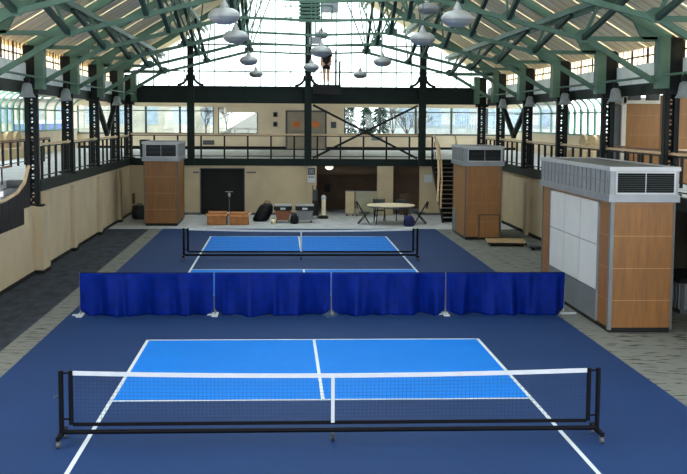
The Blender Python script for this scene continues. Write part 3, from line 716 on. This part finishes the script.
# ------------------------------------------------------------------ lamps
def pendant(x, y, z, zt, label, s=1.0):
    t = thing('pendant_lamp', label, 'lamp', (x, y, z), 'grey pendant lamps')
    R = .285*s
    MB().lathe([(R*.3, .13*s), (R*.55, .12*s), (R*.8, .085*s), (R*.96, .03*s), (R, .0), (R, -.025*s)], (x, y, z), 28).build('shade', M['lamp'], t)
    MB().lathe([(R*.97, -.02*s), (R*.9, -.07*s), (R*.7, -.12*s), (R*.4, -.15*s), (R*.1, -.16*s)], (x, y, z), 28).build('lens', M['lamp_d'], t)
    MB().lathe([(R*.3, .12*s), (R*.26, .17*s), (R*.16, .22*s), (R*.08, .28*s)], (x, y, z), 16).build('ballast_housing', M['lamp'], t)
    MB().tube([(x, y, z+.28*s), (x, y, zt)], .012, 6).build('stem', M['metal_d'], t)
for row, x, lst in (('left', -1.0, (20.3, 25.3, 35.3, 45.3)), ('right', 3.1, (20.3, 25.3, 35.3, 45.3))):
    for i, y in enumerate(lst):
        pendant(x, y, 5.84, 6.62, f'{ORD[i]} grey disc lamp hanging in the {row} row under the trusses' if i else f'nearest and largest grey disc lamp of the {row} row under the trusses')
pendant(1.04, 30.3, 5.84, 6.62, 'grey disc lamp on the centre line in front of the person')
pendant(1.04, 40.3, 5.88, 6.6, 'smaller looking grey disc lamp left of the person on the centre line')
pendant(1.55, 45.0, 7.35, raf(.5)-.1, 'high grey disc lamp above the person beside the hanging grey box')
pendant(3.85, 30.3, 6.98, raf(2.75)-.1, 'grey disc lamp hung high among the right truss members')
# bell floodlights on the columns
def bell(x, y, z, s, label):
    t = thing('bell_lamp', label, 'lamp', (x, y, z), 'bell lamps along the balconies')
    MB().lathe([(.06, .2), (.11, .16), (.13, .06), (.14, -.03), (.17, -.1), (.2, -.14), (.18, -.15)], (x, y, z), 18).build('shade', M['bell'], t)
    MB().lathe([(.07, .2), (.08, .3), (.03, .35)], (x, y, z), 12).build('socket', M['column'], t)
for i, (y, z) in enumerate(((28.2, 4.69), (33.2, 4.69), (43.4, 4.69))):
    bell(XL+.3, y, z, -1, f'{ORD[i]} grey bell shaped lamp by the left columns')
for i, (y, z) in enumerate(((23.7, 4.69), (28.7, 4.69), (33.9, 4.69), (38.7, 4.69), (43.5, 4.69))):
    bell(XR-.3, y, z, 1, f'{ORD[i]} grey bell shaped lamp by the right columns')
t = thing('ceiling_light', 'lit white dome lamp under the rear balcony beside the notice pillar', 'lamp', (2.03, 48.4, HB))
MB().lathe([(.03, -.17), (.12, -.14), (.16, -.09), (.17, -.04)], (2.03, 48.5, HB), 18).build('dome', M['glow'], t)
MB().lathe([(.18, -.05), (.18, -.005)], (2.03, 48.5, HB), 18).build('ring', M['metal_l'], t)

# ------------------------------------------------------------------ hoist assembly under the ridge and the raised platform with a person
t = thing('roof_hoist', 'green slatted hoist cabinet with pipe frames hanging under the ridge', 'hoist', (1.1, 45, 7.8))
b = MB()
for k in range(9): b.box(.68, 1.5, 44.8, 45.2, 7.84+k*.14, 7.93+k*.14)
b.build('slat', M['green'], t)
MB().box(.74, 1.44, 44.85, 45.15, 7.84, 9.1).build('core', M['dgreen'], t)
f = MB()
for z in (7.98, 8.45):
    for y in (44.7, 45.3): f.tube([(.13, y, z), (1.96, y, z)], .02, 6)
    for x in (.13, 1.96): f.tube([(x, 44.7, z), (x, 45.3, z)], .02, 6)
for x in (.13, 1.96): f.tube([(x, 44.7, 7.98), (x, 44.7, 8.45)], .02, 6).tube([(x, 45.3, 7.98), (x, 45.3, 8.45)], .02, 6)
f.build('pipe_frame', M['green'], t)
MB().box(1.57, 2.19, 44.75, 45.15, 8.2, 8.75).build('motor_box', M['metal'], t)
f = MB()
for x in (.85, 1.35): f.tube([(x, 45, 9.05), (x, 45, raf(abs(x-XC+.06))-.02)], .025, 6)
f.build('hanger', M['dgreen'], t)
t = thing('hanging_box', 'small grey box hanging on rods above the centre disc lamp', 'box', (1.3, 44.6, 6.96))
MB().box(1.07, 1.54, 44.4, 44.75, 6.97, 7.22).build('box', M['metal'], t)
MB().tube([(1.15, 44.58, 7.2), (1.15, 44.58, 9.9)], .015, 6).tube([(1.46, 44.58, 7.2), (1.46, 44.58, 9.85)], .015, 6).build('rod', M['dgreen'], t)

PY = 47.9
t = thing('raised_platform', 'small black work platform with rails raised in front of the rear beam', 'platform', (1.85, PY, 5.2))
MB().box(1.3, 2.45, PY-.5, PY+.45, 5.42, 5.5).build('deck', M['black'], t)
MB().box(1.32, 2.5, PY-.45, PY+.4, 5.12, 5.42).build('chassis', M['black'], t)
g = MB()
for x in (2.26, 2.42):
    for y in (PY-.45, PY+.4): g.tube([(x, y, 5.5), (x, y, 6.95 if x < 2.3 else 6.5)], .022, 6)
g.tube([(2.26, PY-.45, 6.6), (2.26, PY+.4, 6.6)], .02, 6).tube([(2.26, PY-.45, 6.1), (2.26, PY+.4, 6.1)], .02, 6).tube([(1.35, PY+.42, 5.5), (1.35, PY+.42, 6.5), (2.42, PY+.42, 6.5)], .02, 6)
g.build('guard_rail', M['black'], t)
MB().box(1.75, 1.95, PY+.3, 48.86, 5.2, 5.4).build('support_arm', M['black'], t)

def skin_obj(name, pts, edges, rad, m, parent, sub=2, root=0):
    off = Vector((0, 0, 0)); p = parent
    while p is not None: off += p.location; p = p.parent
    me = bpy.data.meshes.new(name); me.from_pydata([Vector(v)-off for v in pts], edges, []); me.update()
    o = bpy.data.objects.new(name, me); COL.objects.link(o); o.parent = parent
    o.modifiers.new('skin', 'SKIN').use_smooth_shade = True
    sv = me.skin_vertices[0].data if me.skin_vertices else None
    if sv is None:
        bpy.context.view_layer.objects.active = o
        import bmesh
        bm = bmesh.new(); bm.from_mesh(me); bm.verts.layers.skin.verify(); bm.to_mesh(me); bm.free(); sv = me.skin_vertices[0].data
    for i, r in enumerate(rad):
        sv[i].radius = (r, r) if not isinstance(r, tuple) else r
        sv[i].use_root = (i == root)
    s = o.modifiers.new('sub', 'SUBSURF'); s.levels = sub; s.render_levels = sub
    me.materials.append(m)
    return o
# person facing the hall (towards -y), standing on the platform
px, py, pz = 1.86, PY-.05, 5.5
p = thing('person', 'person in black top and shorts standing on the raised platform', 'person', (px, py, pz))
PS = .94
V = lambda x, y, z: (px+x*PS, py+y*PS, pz+z*PS)
pts = [V(0,0,.95), V(0,0,1.08), V(0,-.01,1.22), V(0,0,1.38), V(0,.01,1.47), V(0,0,1.55), V(0,-.01,1.64), V(0,0,1.7)]
ed = [(i, i+1) for i in range(7)]
rad = [(.15,.11), (.135,.1), (.15,.11), (.13,.1), (.055,.055), (.075,.085), (.082,.1), (.05,.06)]
for s in (-1, 1):
    b0 = len(pts)
    pts += [V(s*.09,0,.9), V(s*.088,-.01,.68), V(s*.085,-.02,.49), V(s*.085,0,.3), V(s*.085,.02,.09), V(s*.095,-.11,.045)]
    rad += [.095, .08, .06, .062, .042, .036]
    ed += [(0, b0)]+[(b0+i, b0+i+1) for i in range(5)]
    b1 = len(pts)
    pts += [V(s*.18,0,1.4), V(s*.2,.01,1.13), V(s*.19,-.05,.92), V(s*.185,-.07,.85)]
    rad += [.055, .042, .032, .028]
    ed += [(3, b1)]+[(b1+i, b1+i+1) for i in range(3)]
    # fingers and thumb
    for j, (dx, L) in enumerate(((-.03, .07), (-.01, .085), (.01, .08), (.03, .062))):
        k = len(pts); pts += [V(s*.185, -.07+dx, .81), V(s*.185, -.07+dx*1.1, .81-L*.6), V(s*.178, -.075+dx*1.1, .81-L)]
        rad += [.01, .009, .008]; ed += [(b1+3, k), (k, k+1), (k+1, k+2)]
    k = len(pts); pts += [V(s*.165, -.1, .82), V(s*.155, -.12, .79)]; rad += [.011, .009]; ed += [(b1+3, k), (k, k+1)]
skin_obj('body', pts, ed, rad, M['skin'], p)
tp = [V(0,0,.84), V(0,0,1.08), V(0,-.01,1.22), V(0,0,1.38), V(0,.01,1.44)]; te = [(0,1),(1,2),(2,3),(3,4)]; tr_ = [(.18,.14), (.16,.125), (.175,.135), (.15,.12), (.075,.07)]
for s in (-1, 1):
    b = len(tp); tp += [V(s*.19,0,1.4), V(s*.215,.005,1.22)]; tr_ += [.075, .07]; te += [(3, b), (b, b+1)]
skin_obj('shirt', tp, te, tr_, M['black'], p)
sp_ = [V(0,0,.95), V(0,0,.9)]; se = [(0,1)]; sr = [(.17,.13), (.165,.13)]
for s in (-1, 1):
    b = len(sp_); sp_ += [V(s*.09,0,.85), V(s*.09,-.01,.62)]; sr += [.115, .105]; se += [(1, b), (b, b+1)]
skin_obj('shorts', sp_, se, sr, M['black'], p)
for s in (-1, 1):
    skin_obj('shoe', [V(s*.085,.04,.06), V(s*.088,-.05,.05), V(s*.095,-.16,.04)], [(0,1),(1,2)], [.052, .05, .042], M['white'], p)
z_ = lambda z: pz+z*PS
MB().lathe([(.094, 1.6*PS), (.099, 1.66*PS), (.087, 1.72*PS), (.047, 1.76*PS), (.01, 1.77*PS)], (px, py+.02, pz), 16).build('hair', M['hair'], p)
fc = MB()
for s in (-1, 1): fc.lathe([(.004, -.012), (.012, 0), (.004, .012)], (px+s*.028, py-.1, z_(1.63)), 8)
fc.build('eyes', M['black'], p)
MB().add([(px-.012, py-.09, z_(1.585)), (px+.012, py-.09, z_(1.585)), (px, py-.125, z_(1.59)), (px, py-.09, z_(1.63))], [(0,1,2),(0,2,3),(1,3,2),(0,3,1)]).build('nose', M['skin'], p)
MB().box(px-.022, px+.022, py-.102, py-.09, z_(1.552), z_(1.56)).build('mouth', M['rust'], p)

# ------------------------------------------------------------------ rear floor objects
# pillar sign
t = thing('pillar_sign', 'dark square sign with white icon on the beige pillar by the store opening', 'sign', (1.28, Y0-.12, 1.4))
MB().box(1.12, 1.44, Y0-.13, Y0-.105, 1.4, 2.05).build('board', M['white'], t)
MB().box(1.13, 1.43, Y0-.14, Y0-.13, 1.72, 2.02).build('face', M['signblue'], t)
MB().box(1.2, 1.36, Y0-.145, Y0-.14, 1.78, 1.8).box(1.2, 1.22, Y0-.145, Y0-.14, 1.78, 1.95).box(1.34, 1.36, Y0-.145, Y0-.14, 1.78, 1.95).box(1.2, 1.36, Y0-.145, Y0-.14, 1.93, 1.95).box(1.26, 1.3, Y0-.145, Y0-.14, 1.84, 1.9).build('icon', M['metal_l'], t)
MB().box(1.16, 1.22, Y0-.14, Y0-.13, 1.6, 1.66).box(1.25, 1.29, Y0-.14, Y0-.13, 1.6, 1.66).box(1.32, 1.38, Y0-.14, Y0-.13, 1.6, 1.66).build('lettering', M['ink'], t)
tag(MB().box(6.12, 6.46, Y0-.02, Y0-.003, 1.42, 1.74).build('paper_notice', M['white']), 'white paper notice on the wall right of the round table', 'notice')
# partitions
for x0, x1, y, m, lb in ((2.72, 3.1, 48.3, 'part', 'narrow beige standing partition in the store opening'), (3.14, 4.08, 48.2, 'part2', 'wide grey green standing partition in the store opening')):
    t = thing('partition', lb, 'partition', ((x0+x1)/2, y, 0))
    MB().box(x0, x1, y-.03, y+.03, .1, 1.03).build('panel', M[m], t)
    MB().box(x0-.01, x1+.01, y-.04, y+.04, 1.03, 1.06).build('top_trim', M['metal'], t)
    for x in (x0+.06, x1-.06): MB().box(x-.03, x+.03, y-.2, y+.2, 0, .06).box(x-.015, x+.015, y-.02, y+.02, .06, .1).build('foot', M['metal_d'], t)
tag(MB().box(1.95, 2.25, 52.35, 52.49, .75, 1.1).box(1.97, 2.23, 52.33, 52.35, .78, 1.07).build('wall_box', M['black']), 'small black box on the brown store room wall', 'box')
# round table and chairs
t = thing('round_table', 'round cream folding table in front of the rear wall', 'table', (4.3, 44.6, 0))
MB().lathe([(.93, .71), (.95, .725), (.95, .745), (.93, .755)], (4.3, 44.6, 0), 40).build('tabletop', M['tabletop'], t)
MB().lathe([(.88, .66), (.9, .71)], (4.3, 44.6, 0), 32).build('apron', M['metal_d'], t)
for sx in (-1, 1):
    for sy in (-1, 1): MB().tube([(4.3+sx*.55, 44.6+sy*.45, .68), (4.3+sx*.62, 44.6+sy*.5, 0)], .018, 8).build('leg', M['black'], t)
def chair(x, y, rz, label, m):
    t = thing('folding_chair', label, 'chair', (0, 0, 0), 'dark chairs round the table')
    MB().box(-.22, .22, -.2, .22, .42, .46).build('seat', m, t)
    bk = MB(); vs = []
    for k in range(7):
        u = -1+k/3; vs.append((u*.22, -.24+.03*(1-u*u)*-1, .6)); vs.append((u*.22, -.3-.03*(1-u*u), .86))
    vs2 = [(a, b-.02, c) for a, b, c in vs]; n = len(vs)
    bk.add(vs+vs2, [(2*i, 2*i+2, 2*i+3, 2*i+1) for i in range(6)]+[(n+2*i, n+2*i+1, n+2*i+3, n+2*i+2) for i in range(6)]+[(2*i+1, 2*i+3, n+2*i+3, n+2*i+1) for i in range(6)]+[(2*i, n+2*i, n+2*i+2, 2*i+2) for i in range(6)], True)
    bk.build('backrest', m, t)
    for s in (-1, 1):
        MB().tube([(s*.22, .2, 0), (s*.22, -.05, .44), (s*.22, -.3, .88)], .02, 6).build('front_leg', M['black'], t)
        MB().tube([(s*.2, -.26, 0), (s*.2, .12, .43)], .02, 6).build('rear_leg', M['black'], t)
    t.location = (x, y, 0); t.rotation_euler = (0, 0, rz)
chair(3.25, 44.5, -PI/2, 'dark folding chair at the left side of the round table', M['chair'])
chair(5.45, 44.6, PI/2-.2, 'dark folding chair at the right side of the round table', M['chair'])
chair(3.95, 45.75, PI, 'dark folding chair behind the left half of the round table', M['chair'])
chair(4.85, 45.75, PI, 'dark folding chair behind the right half of the round table', M['chair'])
tag(MB().box(5.1, 5.5, 48.95, 49.3, 0, .88).box(5.12, 5.48, 48.93, 48.95, .5, .85).build('crate', M['brownroom']), 'brown crate in the dark opening behind the round table', 'crate')
# cardboard boxes
def carton(x0, x1, y0, y1, h, label):
    t = thing('cardboard_box', label, 'box', ((x0+x1)/2, (y0+y1)/2, 0), 'cardboard boxes by the doorway')
    MB().box(x0, x1, y0, y0+.02, 0, h).box(x0, x1, y1-.02, y1, 0, h).box(x0, x0+.02, y0, y1, 0, h).box(x1-.02, x1, y0, y1, 0, h).box(x0, x1, y0, y1, 0, .02).build('box', M['card'], t)
    MB().bar(((x0+x1)/2, y0-.08, h-.08), ((x0+x1)/2, y0, h), x1-x0, .012).build('flap', M['card'], t)
    MB().bar(((x0+x1)/2, y1+.1, h+.06), ((x0+x1)/2, y1, h), x1-x0, .012).build('flap', M['card'], t)
    MB().bar((x0-.1, (y0+y1)/2, h-.04), (x0, (y0+y1)/2, h), y1-y0, .012, (0, 0, 1)).build('flap', M['card'], t)
    MB().bar((x1+.1, (y0+y1)/2, h+.05), (x1, (y0+y1)/2, h), y1-y0, .012, (0, 0, 1)).build('flap', M['tabletop'], t)
carton(-2.84, -2.1, 43.9, 44.5, .42, 'open cardboard box on the left, in front of the black doorway')
carton(-1.98, -1.26, 43.9, 44.5, .4, 'open cardboard box on the right, in front of the black doorway')
t = thing('light_stand', 'slim black stand with pale head in front of the black doorway', 'stand', (-2.05, 44.95, 0))
MB().tube([(-2.05, 44.95, .25), (-2.05, 44.95, 1.12)], .016, 8).build('pole', M['metal_d'], t)
for k in range(3):
    a = k*2.094+.5; MB().tube([(-2.05, 44.95, .35), (-2.05+.25*math.cos(a), 44.95+.2*math.sin(a), 0)], .012, 6).build('leg', M['black'], t)
MB().lathe([(.03, 1.02), (.05, 1.05), (.05, 1.16), (.02, 1.18)], (-2.05, 44.95, 0), 12).bar((-2.2, 44.95, 1.22), (-1.9, 44.95, 1.22), .02, .02).build('head', M['metal_l'], t)
# carts
def cart(x0, x1, y0, y1, m, label):
    t = thing('equipment_cart', label, 'cart', ((x0+x1)/2, (y0+y1)/2, 0), 'black topped carts')
    xm = (x0+x1)/2
    MB().prism([(x0+.12, .1), (x1-.12, .1), (x1-.05, .48), (x0+.05, .48)], 1, y0, y1).build('basket', m, t)
    MB().box(x0, x1, y0-.03, y1+.03, .5, .66).build('tray', M['black'], t)
    MB().box(x0+.02, x1-.02, y0-.02, y1+.02, .66, .72).build('lid', M['metal_l'], t)
    MB().box(xm-.1, xm+.1, y0-.036, y0-.03, .52, .6).build('plate', M['white'], t)
    for x in (x0+.12, x1-.12):
        for y in (y0+.05, y1-.05): MB().tube([(x-.02, y, .05), (x+.02, y, .05)], .05, 12).build('wheel', M['rubber'], t)
cart(-.3, .42, 44.9, 45.4, M['wicker'], 'black topped cart with a brown wicker basket by the rear wall')
cart(.55, 1.3, 44.9, 45.4, M['gpanel'], 'black topped cart with a grey basket by the rear wall')
def bag(x, y, w, d, h, m, label, name='duffel_bag', lean=0):
    t = thing(name, label, 'bag', (x, y, 0))
    n = 20; prof = [(.75, 0), (1, .12), (1, .55), (.8, .85), (.45, 1)]
    vs = []; rr = random.Random(int(x*100))
    for r, z in prof:
        for k in range(n):
            a = 2*PI*k/n; q = r*(1+.08*math.sin(3*a+z*4)+rr.uniform(-.04, .04))
            vs.append((x+lean*z+w/2*q*math.cos(a), y+d/2*q*math.sin(a), h*z))
    fs = [(i*n+k, i*n+(k+1)%n, (i+1)*n+(k+1)%n, (i+1)*n+k) for i in range(4) for k in range(n)]+[tuple(range(n))[::-1], tuple(range(4*n, 5*n))]
    MB().add(vs, fs, True).build('body', m, t)
    MB().tube([(x+lean-w*.2, y, h*.95), (x+lean-w*.12, y, h*1.12), (x+lean+w*.12, y, h*1.12), (x+lean+w*.2, y, h*.95)], .018, 6).build('strap', M['black'], t)
bag(-.86, 45.6, .66, .5, .72, M['black'], 'slumped black bag left of the wicker basket cart', lean=.3)
bag(.5, 44.55, .34, .3, .36, M['black'], 'small black bag on the floor between the two carts')
bag(-.32, 44.35, .2, .2, .2, M['tabletop'], 'small cream pouch on the floor in front of the wicker cart', 'pouch')
bag(4.9, 43.5, .42, .3, .42, M['navy'], 'navy blue bag on the floor under the right side of the round table', 'bag')
t = thing('ball_tube', 'upright cream tube with a white cap at the store opening', 'tube', (1.74, 46.9, 0))
MB().lathe([(.09, .14), (.09, .8)], (1.74, 46.9, 0), 14).build('tube', M['tabletop'], t)
MB().lathe([(.1, .8), (.11, .86), (.07, .95), (.01, .97)], (1.74, 46.9, 0), 14).build('cap', M['white'], t)
MB().lathe([(.2, 0), (.2, .08), (.1, .14)], (1.74, 46.9, 0), 16).build('base', M['black'], t)
t = thing('ball_machine', 'tall black cart with upright handle beside the notice pillar', 'cart', (1.42, 46.9, 0))
MB().box(1.27, 1.5, 46.75, 47.1, .12, .75).build('body', M['black'], t)
MB().tube([(1.3, 47.05, .7), (1.3, 47.1, 1.35), (1.45, 47.1, 1.35), (1.45, 47.05, .7)], .02, 8).build('handle', M['black'], t)
for x in (1.26, 1.51): MB().tube([(x-.02, 47.0, .12), (x+.02, 47.0, .12)], .12, 14).build('wheel', M['rubber'], t)
MB().box(1.28, 1.49, 46.78, 46.98, .75, 1.2).build('hopper', M['chair'], t)
bag(-5.75, 46.6, .7, .6, .55, M['chair'], 'dark bag on the floor left of the left rear kiosk')
t = thing('office_chair', 'dark chair in the left rear corner behind the kiosk', 'chair', (-5.95, 47.6, 0))
MB().box(-6.15, -5.7, 47.4, 47.85, .42, .48).build('seat', M['chair'], t)
MB().box(-6.15, -6.08, 47.4, 47.85, .55, .98).build('backrest', M['rust'], t)
for x in (-6.12, -5.74):
    for y in (47.44, 47.8): MB().tube([(x, y, 0), (x, y, .42)], .016, 6).build('leg', M['black'], t)
# dollies on the right
def dolly(cx, cy, w, d, rz, m, label):
    t = thing('platform_dolly', label, 'dolly', (0, 0, 0), 'flat dollies by the right wall')
    MB().box(-w/2, w/2, -d/2, d/2, .12, .16).build('deck', m, t)
    MB().box(-w/2, w/2, -d/2, -d/2+.03, .08, .12).box(-w/2, w/2, d/2-.03, d/2, .08, .12).build('frame', M['black'], t)
    for x in (-w/2+.12, w/2-.12):
        for y in (-d/2+.1, d/2-.1): MB().tube([(x-.02, y, .05), (x+.02, y, .05)], .05, 12).bar((x, y, .06), (x, y, .12), .05, .05).build('caster', M['rubber'], t)
    t.location = (cx, cy, 0); t.rotation_euler = (0, 0, rz)
dolly(7.35, 36.9, 1.25, 1.1, -.1, M['ply'], 'flat plywood dolly on the floor behind the large kiosk')
dolly(8.2, 35.7, .75, .9, -.1, M['metal_d'], 'dark grey dolly on the floor right of the plywood one')
t = thing('ribbed_bin', 'dark ribbed grey bin by the right photo edge behind the kiosk', 'bin', (8.95, 24.3, 0))
MB().box(8.42, 9.6, 23.4, 25.2, 0, .66).build('body', M['metal_d'], t)
MB().box(8.38, 9.62, 23.36, 25.24, .66, .74).build('lid', M['black'], t)
for k in range(10): MB().box(8.39, 8.42, 23.45+k*.18, 23.53+k*.18, .1, .64).build('rib', M['metal'], t)
for k in range(6): MB().box(8.5+k*.18, 8.58+k*.18, 23.37, 23.4, .1, .64).build('rib', M['metal'], t)

# ------------------------------------------------------------------ outside
struct(box(-60, 60, 67, 140, -.4, -.2), 'ground', M['snow'], 'pale paving outside the rear windows')
struct(box(-60, -13, 10, 67, -.4, -.2), 'ground', M['snow'], 'pale paving outside the left glazing')
struct(box(15, 60, 10, 67, -.4, -.2), 'ground', M['snow'], 'pale paving outside the right glazing')
def building(x0, x1, y0, y1, h, m, label, rows=2, win='glassb', face=1):
    t = thing('building', label, 'building', ((x0+x1)/2, (y0+y1)/2, -.2))
    MB().box(x0, x1, y0, y1, -.2, h).build('wall', m, t)
    MB().box(x0-.15, x1+.15, y0-.15, y1+.15, h, h+.25).build('roof_edge', M['conc_o'], t)
    if face == 1:
        n = int((x1-x0)/2.4)
        for r in range(rows):
            z = 1.0+r*2.6
            for k in range(n):
                x = x0+(x1-x0)*(k+.5)/n; MB().box(x-.6, x+.6, y0-.04, y0, z, min(z+1.5, h-.2)).build('window', M['bwin'], t)
    else:
        n = int((y1-y0)/2.6); xs = x1 if face == 0 else x0
        for r in range(rows):
            z = 1.0+r*2.6
            for k in range(n):
                y = y0+(y1-y0)*(k+.5)/n; MB().box(xs-.04, xs+.04, y-.6, y+.6, z, min(z+1.5, h-.2)).build('window', M['bwin'], t)
M['bwin'] = mat('bluish window', (134, 148, 164), .3, noise=(2, .1))
building(-26, -5.2, 104, 112, 5.6, M['facade3'], 'pale building with bluish windows beyond the left rear window')
building(9.5, 24, 98, 108, 5.5, M['facade2'], 'grey white building beyond the right rear window')
building(-34, -24, 40, 96, 5.2, M['facade3'], 'cream building beyond the left glazing', face=0)
building(30, 38, 44, 96, 5.2, M['facade2'], 'grey building beyond the right glazing', face=2)
t = thing('hoarding', 'long blue hoarding with white top seen through the left glazing', 'hoarding', (-16, 78, -.2))
MB().box(-16.1, -16, 70, 90, 2.9, 3.7).build('board', M['bluesign'], t)
MB().box(-16.12, -15.98, 70, 90, 3.7, 3.95).build('top_band', M['white'], t)
for k in range(6): MB().box(-16.2, -16.1, 70.2+k*3.9, 70.35+k*3.9, -.2, 3.9).build('post', M['metal'], t)
t = thing('outside_ramp', 'pale concrete ramp rising outside left of the double doors', 'ramp', (-3, 75, -.2))
MB().prism([(-4.6, -.2), (-.4, -.2), (-.4, 5.0), (-1.3, 4.75), (-3.9, 3.2), (-4.6, 2.7)], 1, 75, 76.4).build('wall', M['conc_o'], t)
MB().tube([(-4.4, 75.1, 3.9), (-3.9, 75.1, 4.15), (-1.4, 75.1, 5.4)], .04, 6).build('handrail', M['metal_d'], t)
def conifer(x, y, h, r, label, m):
    t = thing('conifer_tree', label, 'tree', (x, y, -.2), 'trees behind the rear window')
    MB().tube([(x, y, -.2), (x, y, h*.9)], [.16, .03], 8).build('trunk', M['bare'], t)
    c = MB(); rr = random.Random(int(x*10)+int(h*10))
    n = 650
    for k in range(n):
        z = rr.random(); a = rr.uniform(0, 2*PI); R = r*(1-z)**.8*rr.uniform(.3, 1)
        p = Vector((x+R*math.cos(a), y+R*math.sin(a), .5+z*(h-.5)))
        d = Vector((math.cos(a), math.sin(a), -.35))*rr.uniform(.2, .42); q = Vector((-math.sin(a), math.cos(a), rr.uniform(-.3, .3)))*.09
        c.add([p-q, p+d, p+q, p+Vector((0, 0, .12))], [(0,1,2),(0,3,1),(1,3,2),(0,2,3)])
    c.build('foliage', m, t)
def bare_tree(x, y, h, label):
    t = thing('bare_tree', label, 'tree', (x, y, -.2), 'trees behind the rear window')
    MB().tube([(x, y, -.2), (x+.1, y, h*.45)], [.13, .09], 8).build('trunk', M['bare'], t)
    c = MB(); rr = random.Random(int(x*17)+3)
    def grow(p, d, L, r, lev):
        q = p+d*L; c.tube([p, q], [r, r*.65], 4, False)
        if lev:
            for k in range(3 if lev > 1 else 4):
                nd = (d+Vector((rr.uniform(-.7, .7), rr.uniform(-.7, .7), rr.uniform(-.1, .5)))).normalized(); grow(p.lerp(q, rr.uniform(.5, 1)), nd, L*.72, r*.6, lev-1)
    grow(Vector((x+.1, y, h*.42)), Vector((0, 0, 1)), h*.22, .07, 4)
    c.build('branches', M['bare'], t)
for i, (x, y, h, r) in enumerate(((4.9, 84, 6.0, 1.1), (6.1, 82, 5.4, .9), (7.4, 86, 5.9, 1.2))):
    conifer(x, y, h, r, f'{["left", "middle", "right"][i]} of three dark green conifers behind the rear window', M['fir'])
for i, (x, y, h) in enumerate(((-5.6, 84, 5.4), (-4.2, 86, 5.8))):
    bare_tree(x, y, h, f'{["left", "right"][i]} of two bare trees behind the outside ramp')
for i, (x, y, h) in enumerate(((7.6, 79, 5.6), (8.7, 80, 5.4), (9.8, 82, 5.0))):
    bare_tree(x, y, h, f'{["left", "middle", "right"][i]} of three bare brown trees behind the rear window')

# ------------------------------------------------------------------ camera, light, colour
cam = bpy.data.cameras.new('camera'); co = bpy.data.objects.new('camera', cam); COL.objects.link(co); S.camera = co
cam.sensor_fit = 'HORIZONTAL'; cam.sensor_width = 36; cam.lens = 36*1140.66/687; cam.clip_end = 500; cam.clip_start = .05
pitch, yaw, roll = .10164, .054697, -.0062569
r = Vector((math.cos(yaw), -math.sin(yaw), 0)); fw = Vector((math.sin(yaw)*math.cos(pitch), math.cos(yaw)*math.cos(pitch), -math.sin(pitch))); up = r.cross(fw)
r2 = r*math.cos(roll)-up*math.sin(roll); u2 = r*math.sin(roll)+up*math.cos(roll)
co.matrix_world = Matrix(((r2.x, u2.x, -fw.x, 0), (r2.y, u2.y, -fw.y, 0), (r2.z, u2.z, -fw.z, 4.0256), (0, 0, 0, 1)))

W = bpy.data.worlds.new('overcast sky'); S.world = W; W.use_nodes = True
nt = W.node_tree; bg = nt.nodes['Background']
bg.inputs['Color'].default_value = (.93, .97, 1.0, 1); bg.inputs['Strength'].default_value = 2.6

S.view_settings.view_transform = 'Standard'; S.view_settings.look = 'None'; S.view_settings.gamma = 1; S.view_settings.use_curve_mapping = False
S.view_settings.exposure = .9
try:
    S.cycles.use_denoising = True
    S.cycles.max_bounces = 10; S.cycles.diffuse_bounces = 6; S.cycles.transparent_max_bounces = 24
except Exception: pass
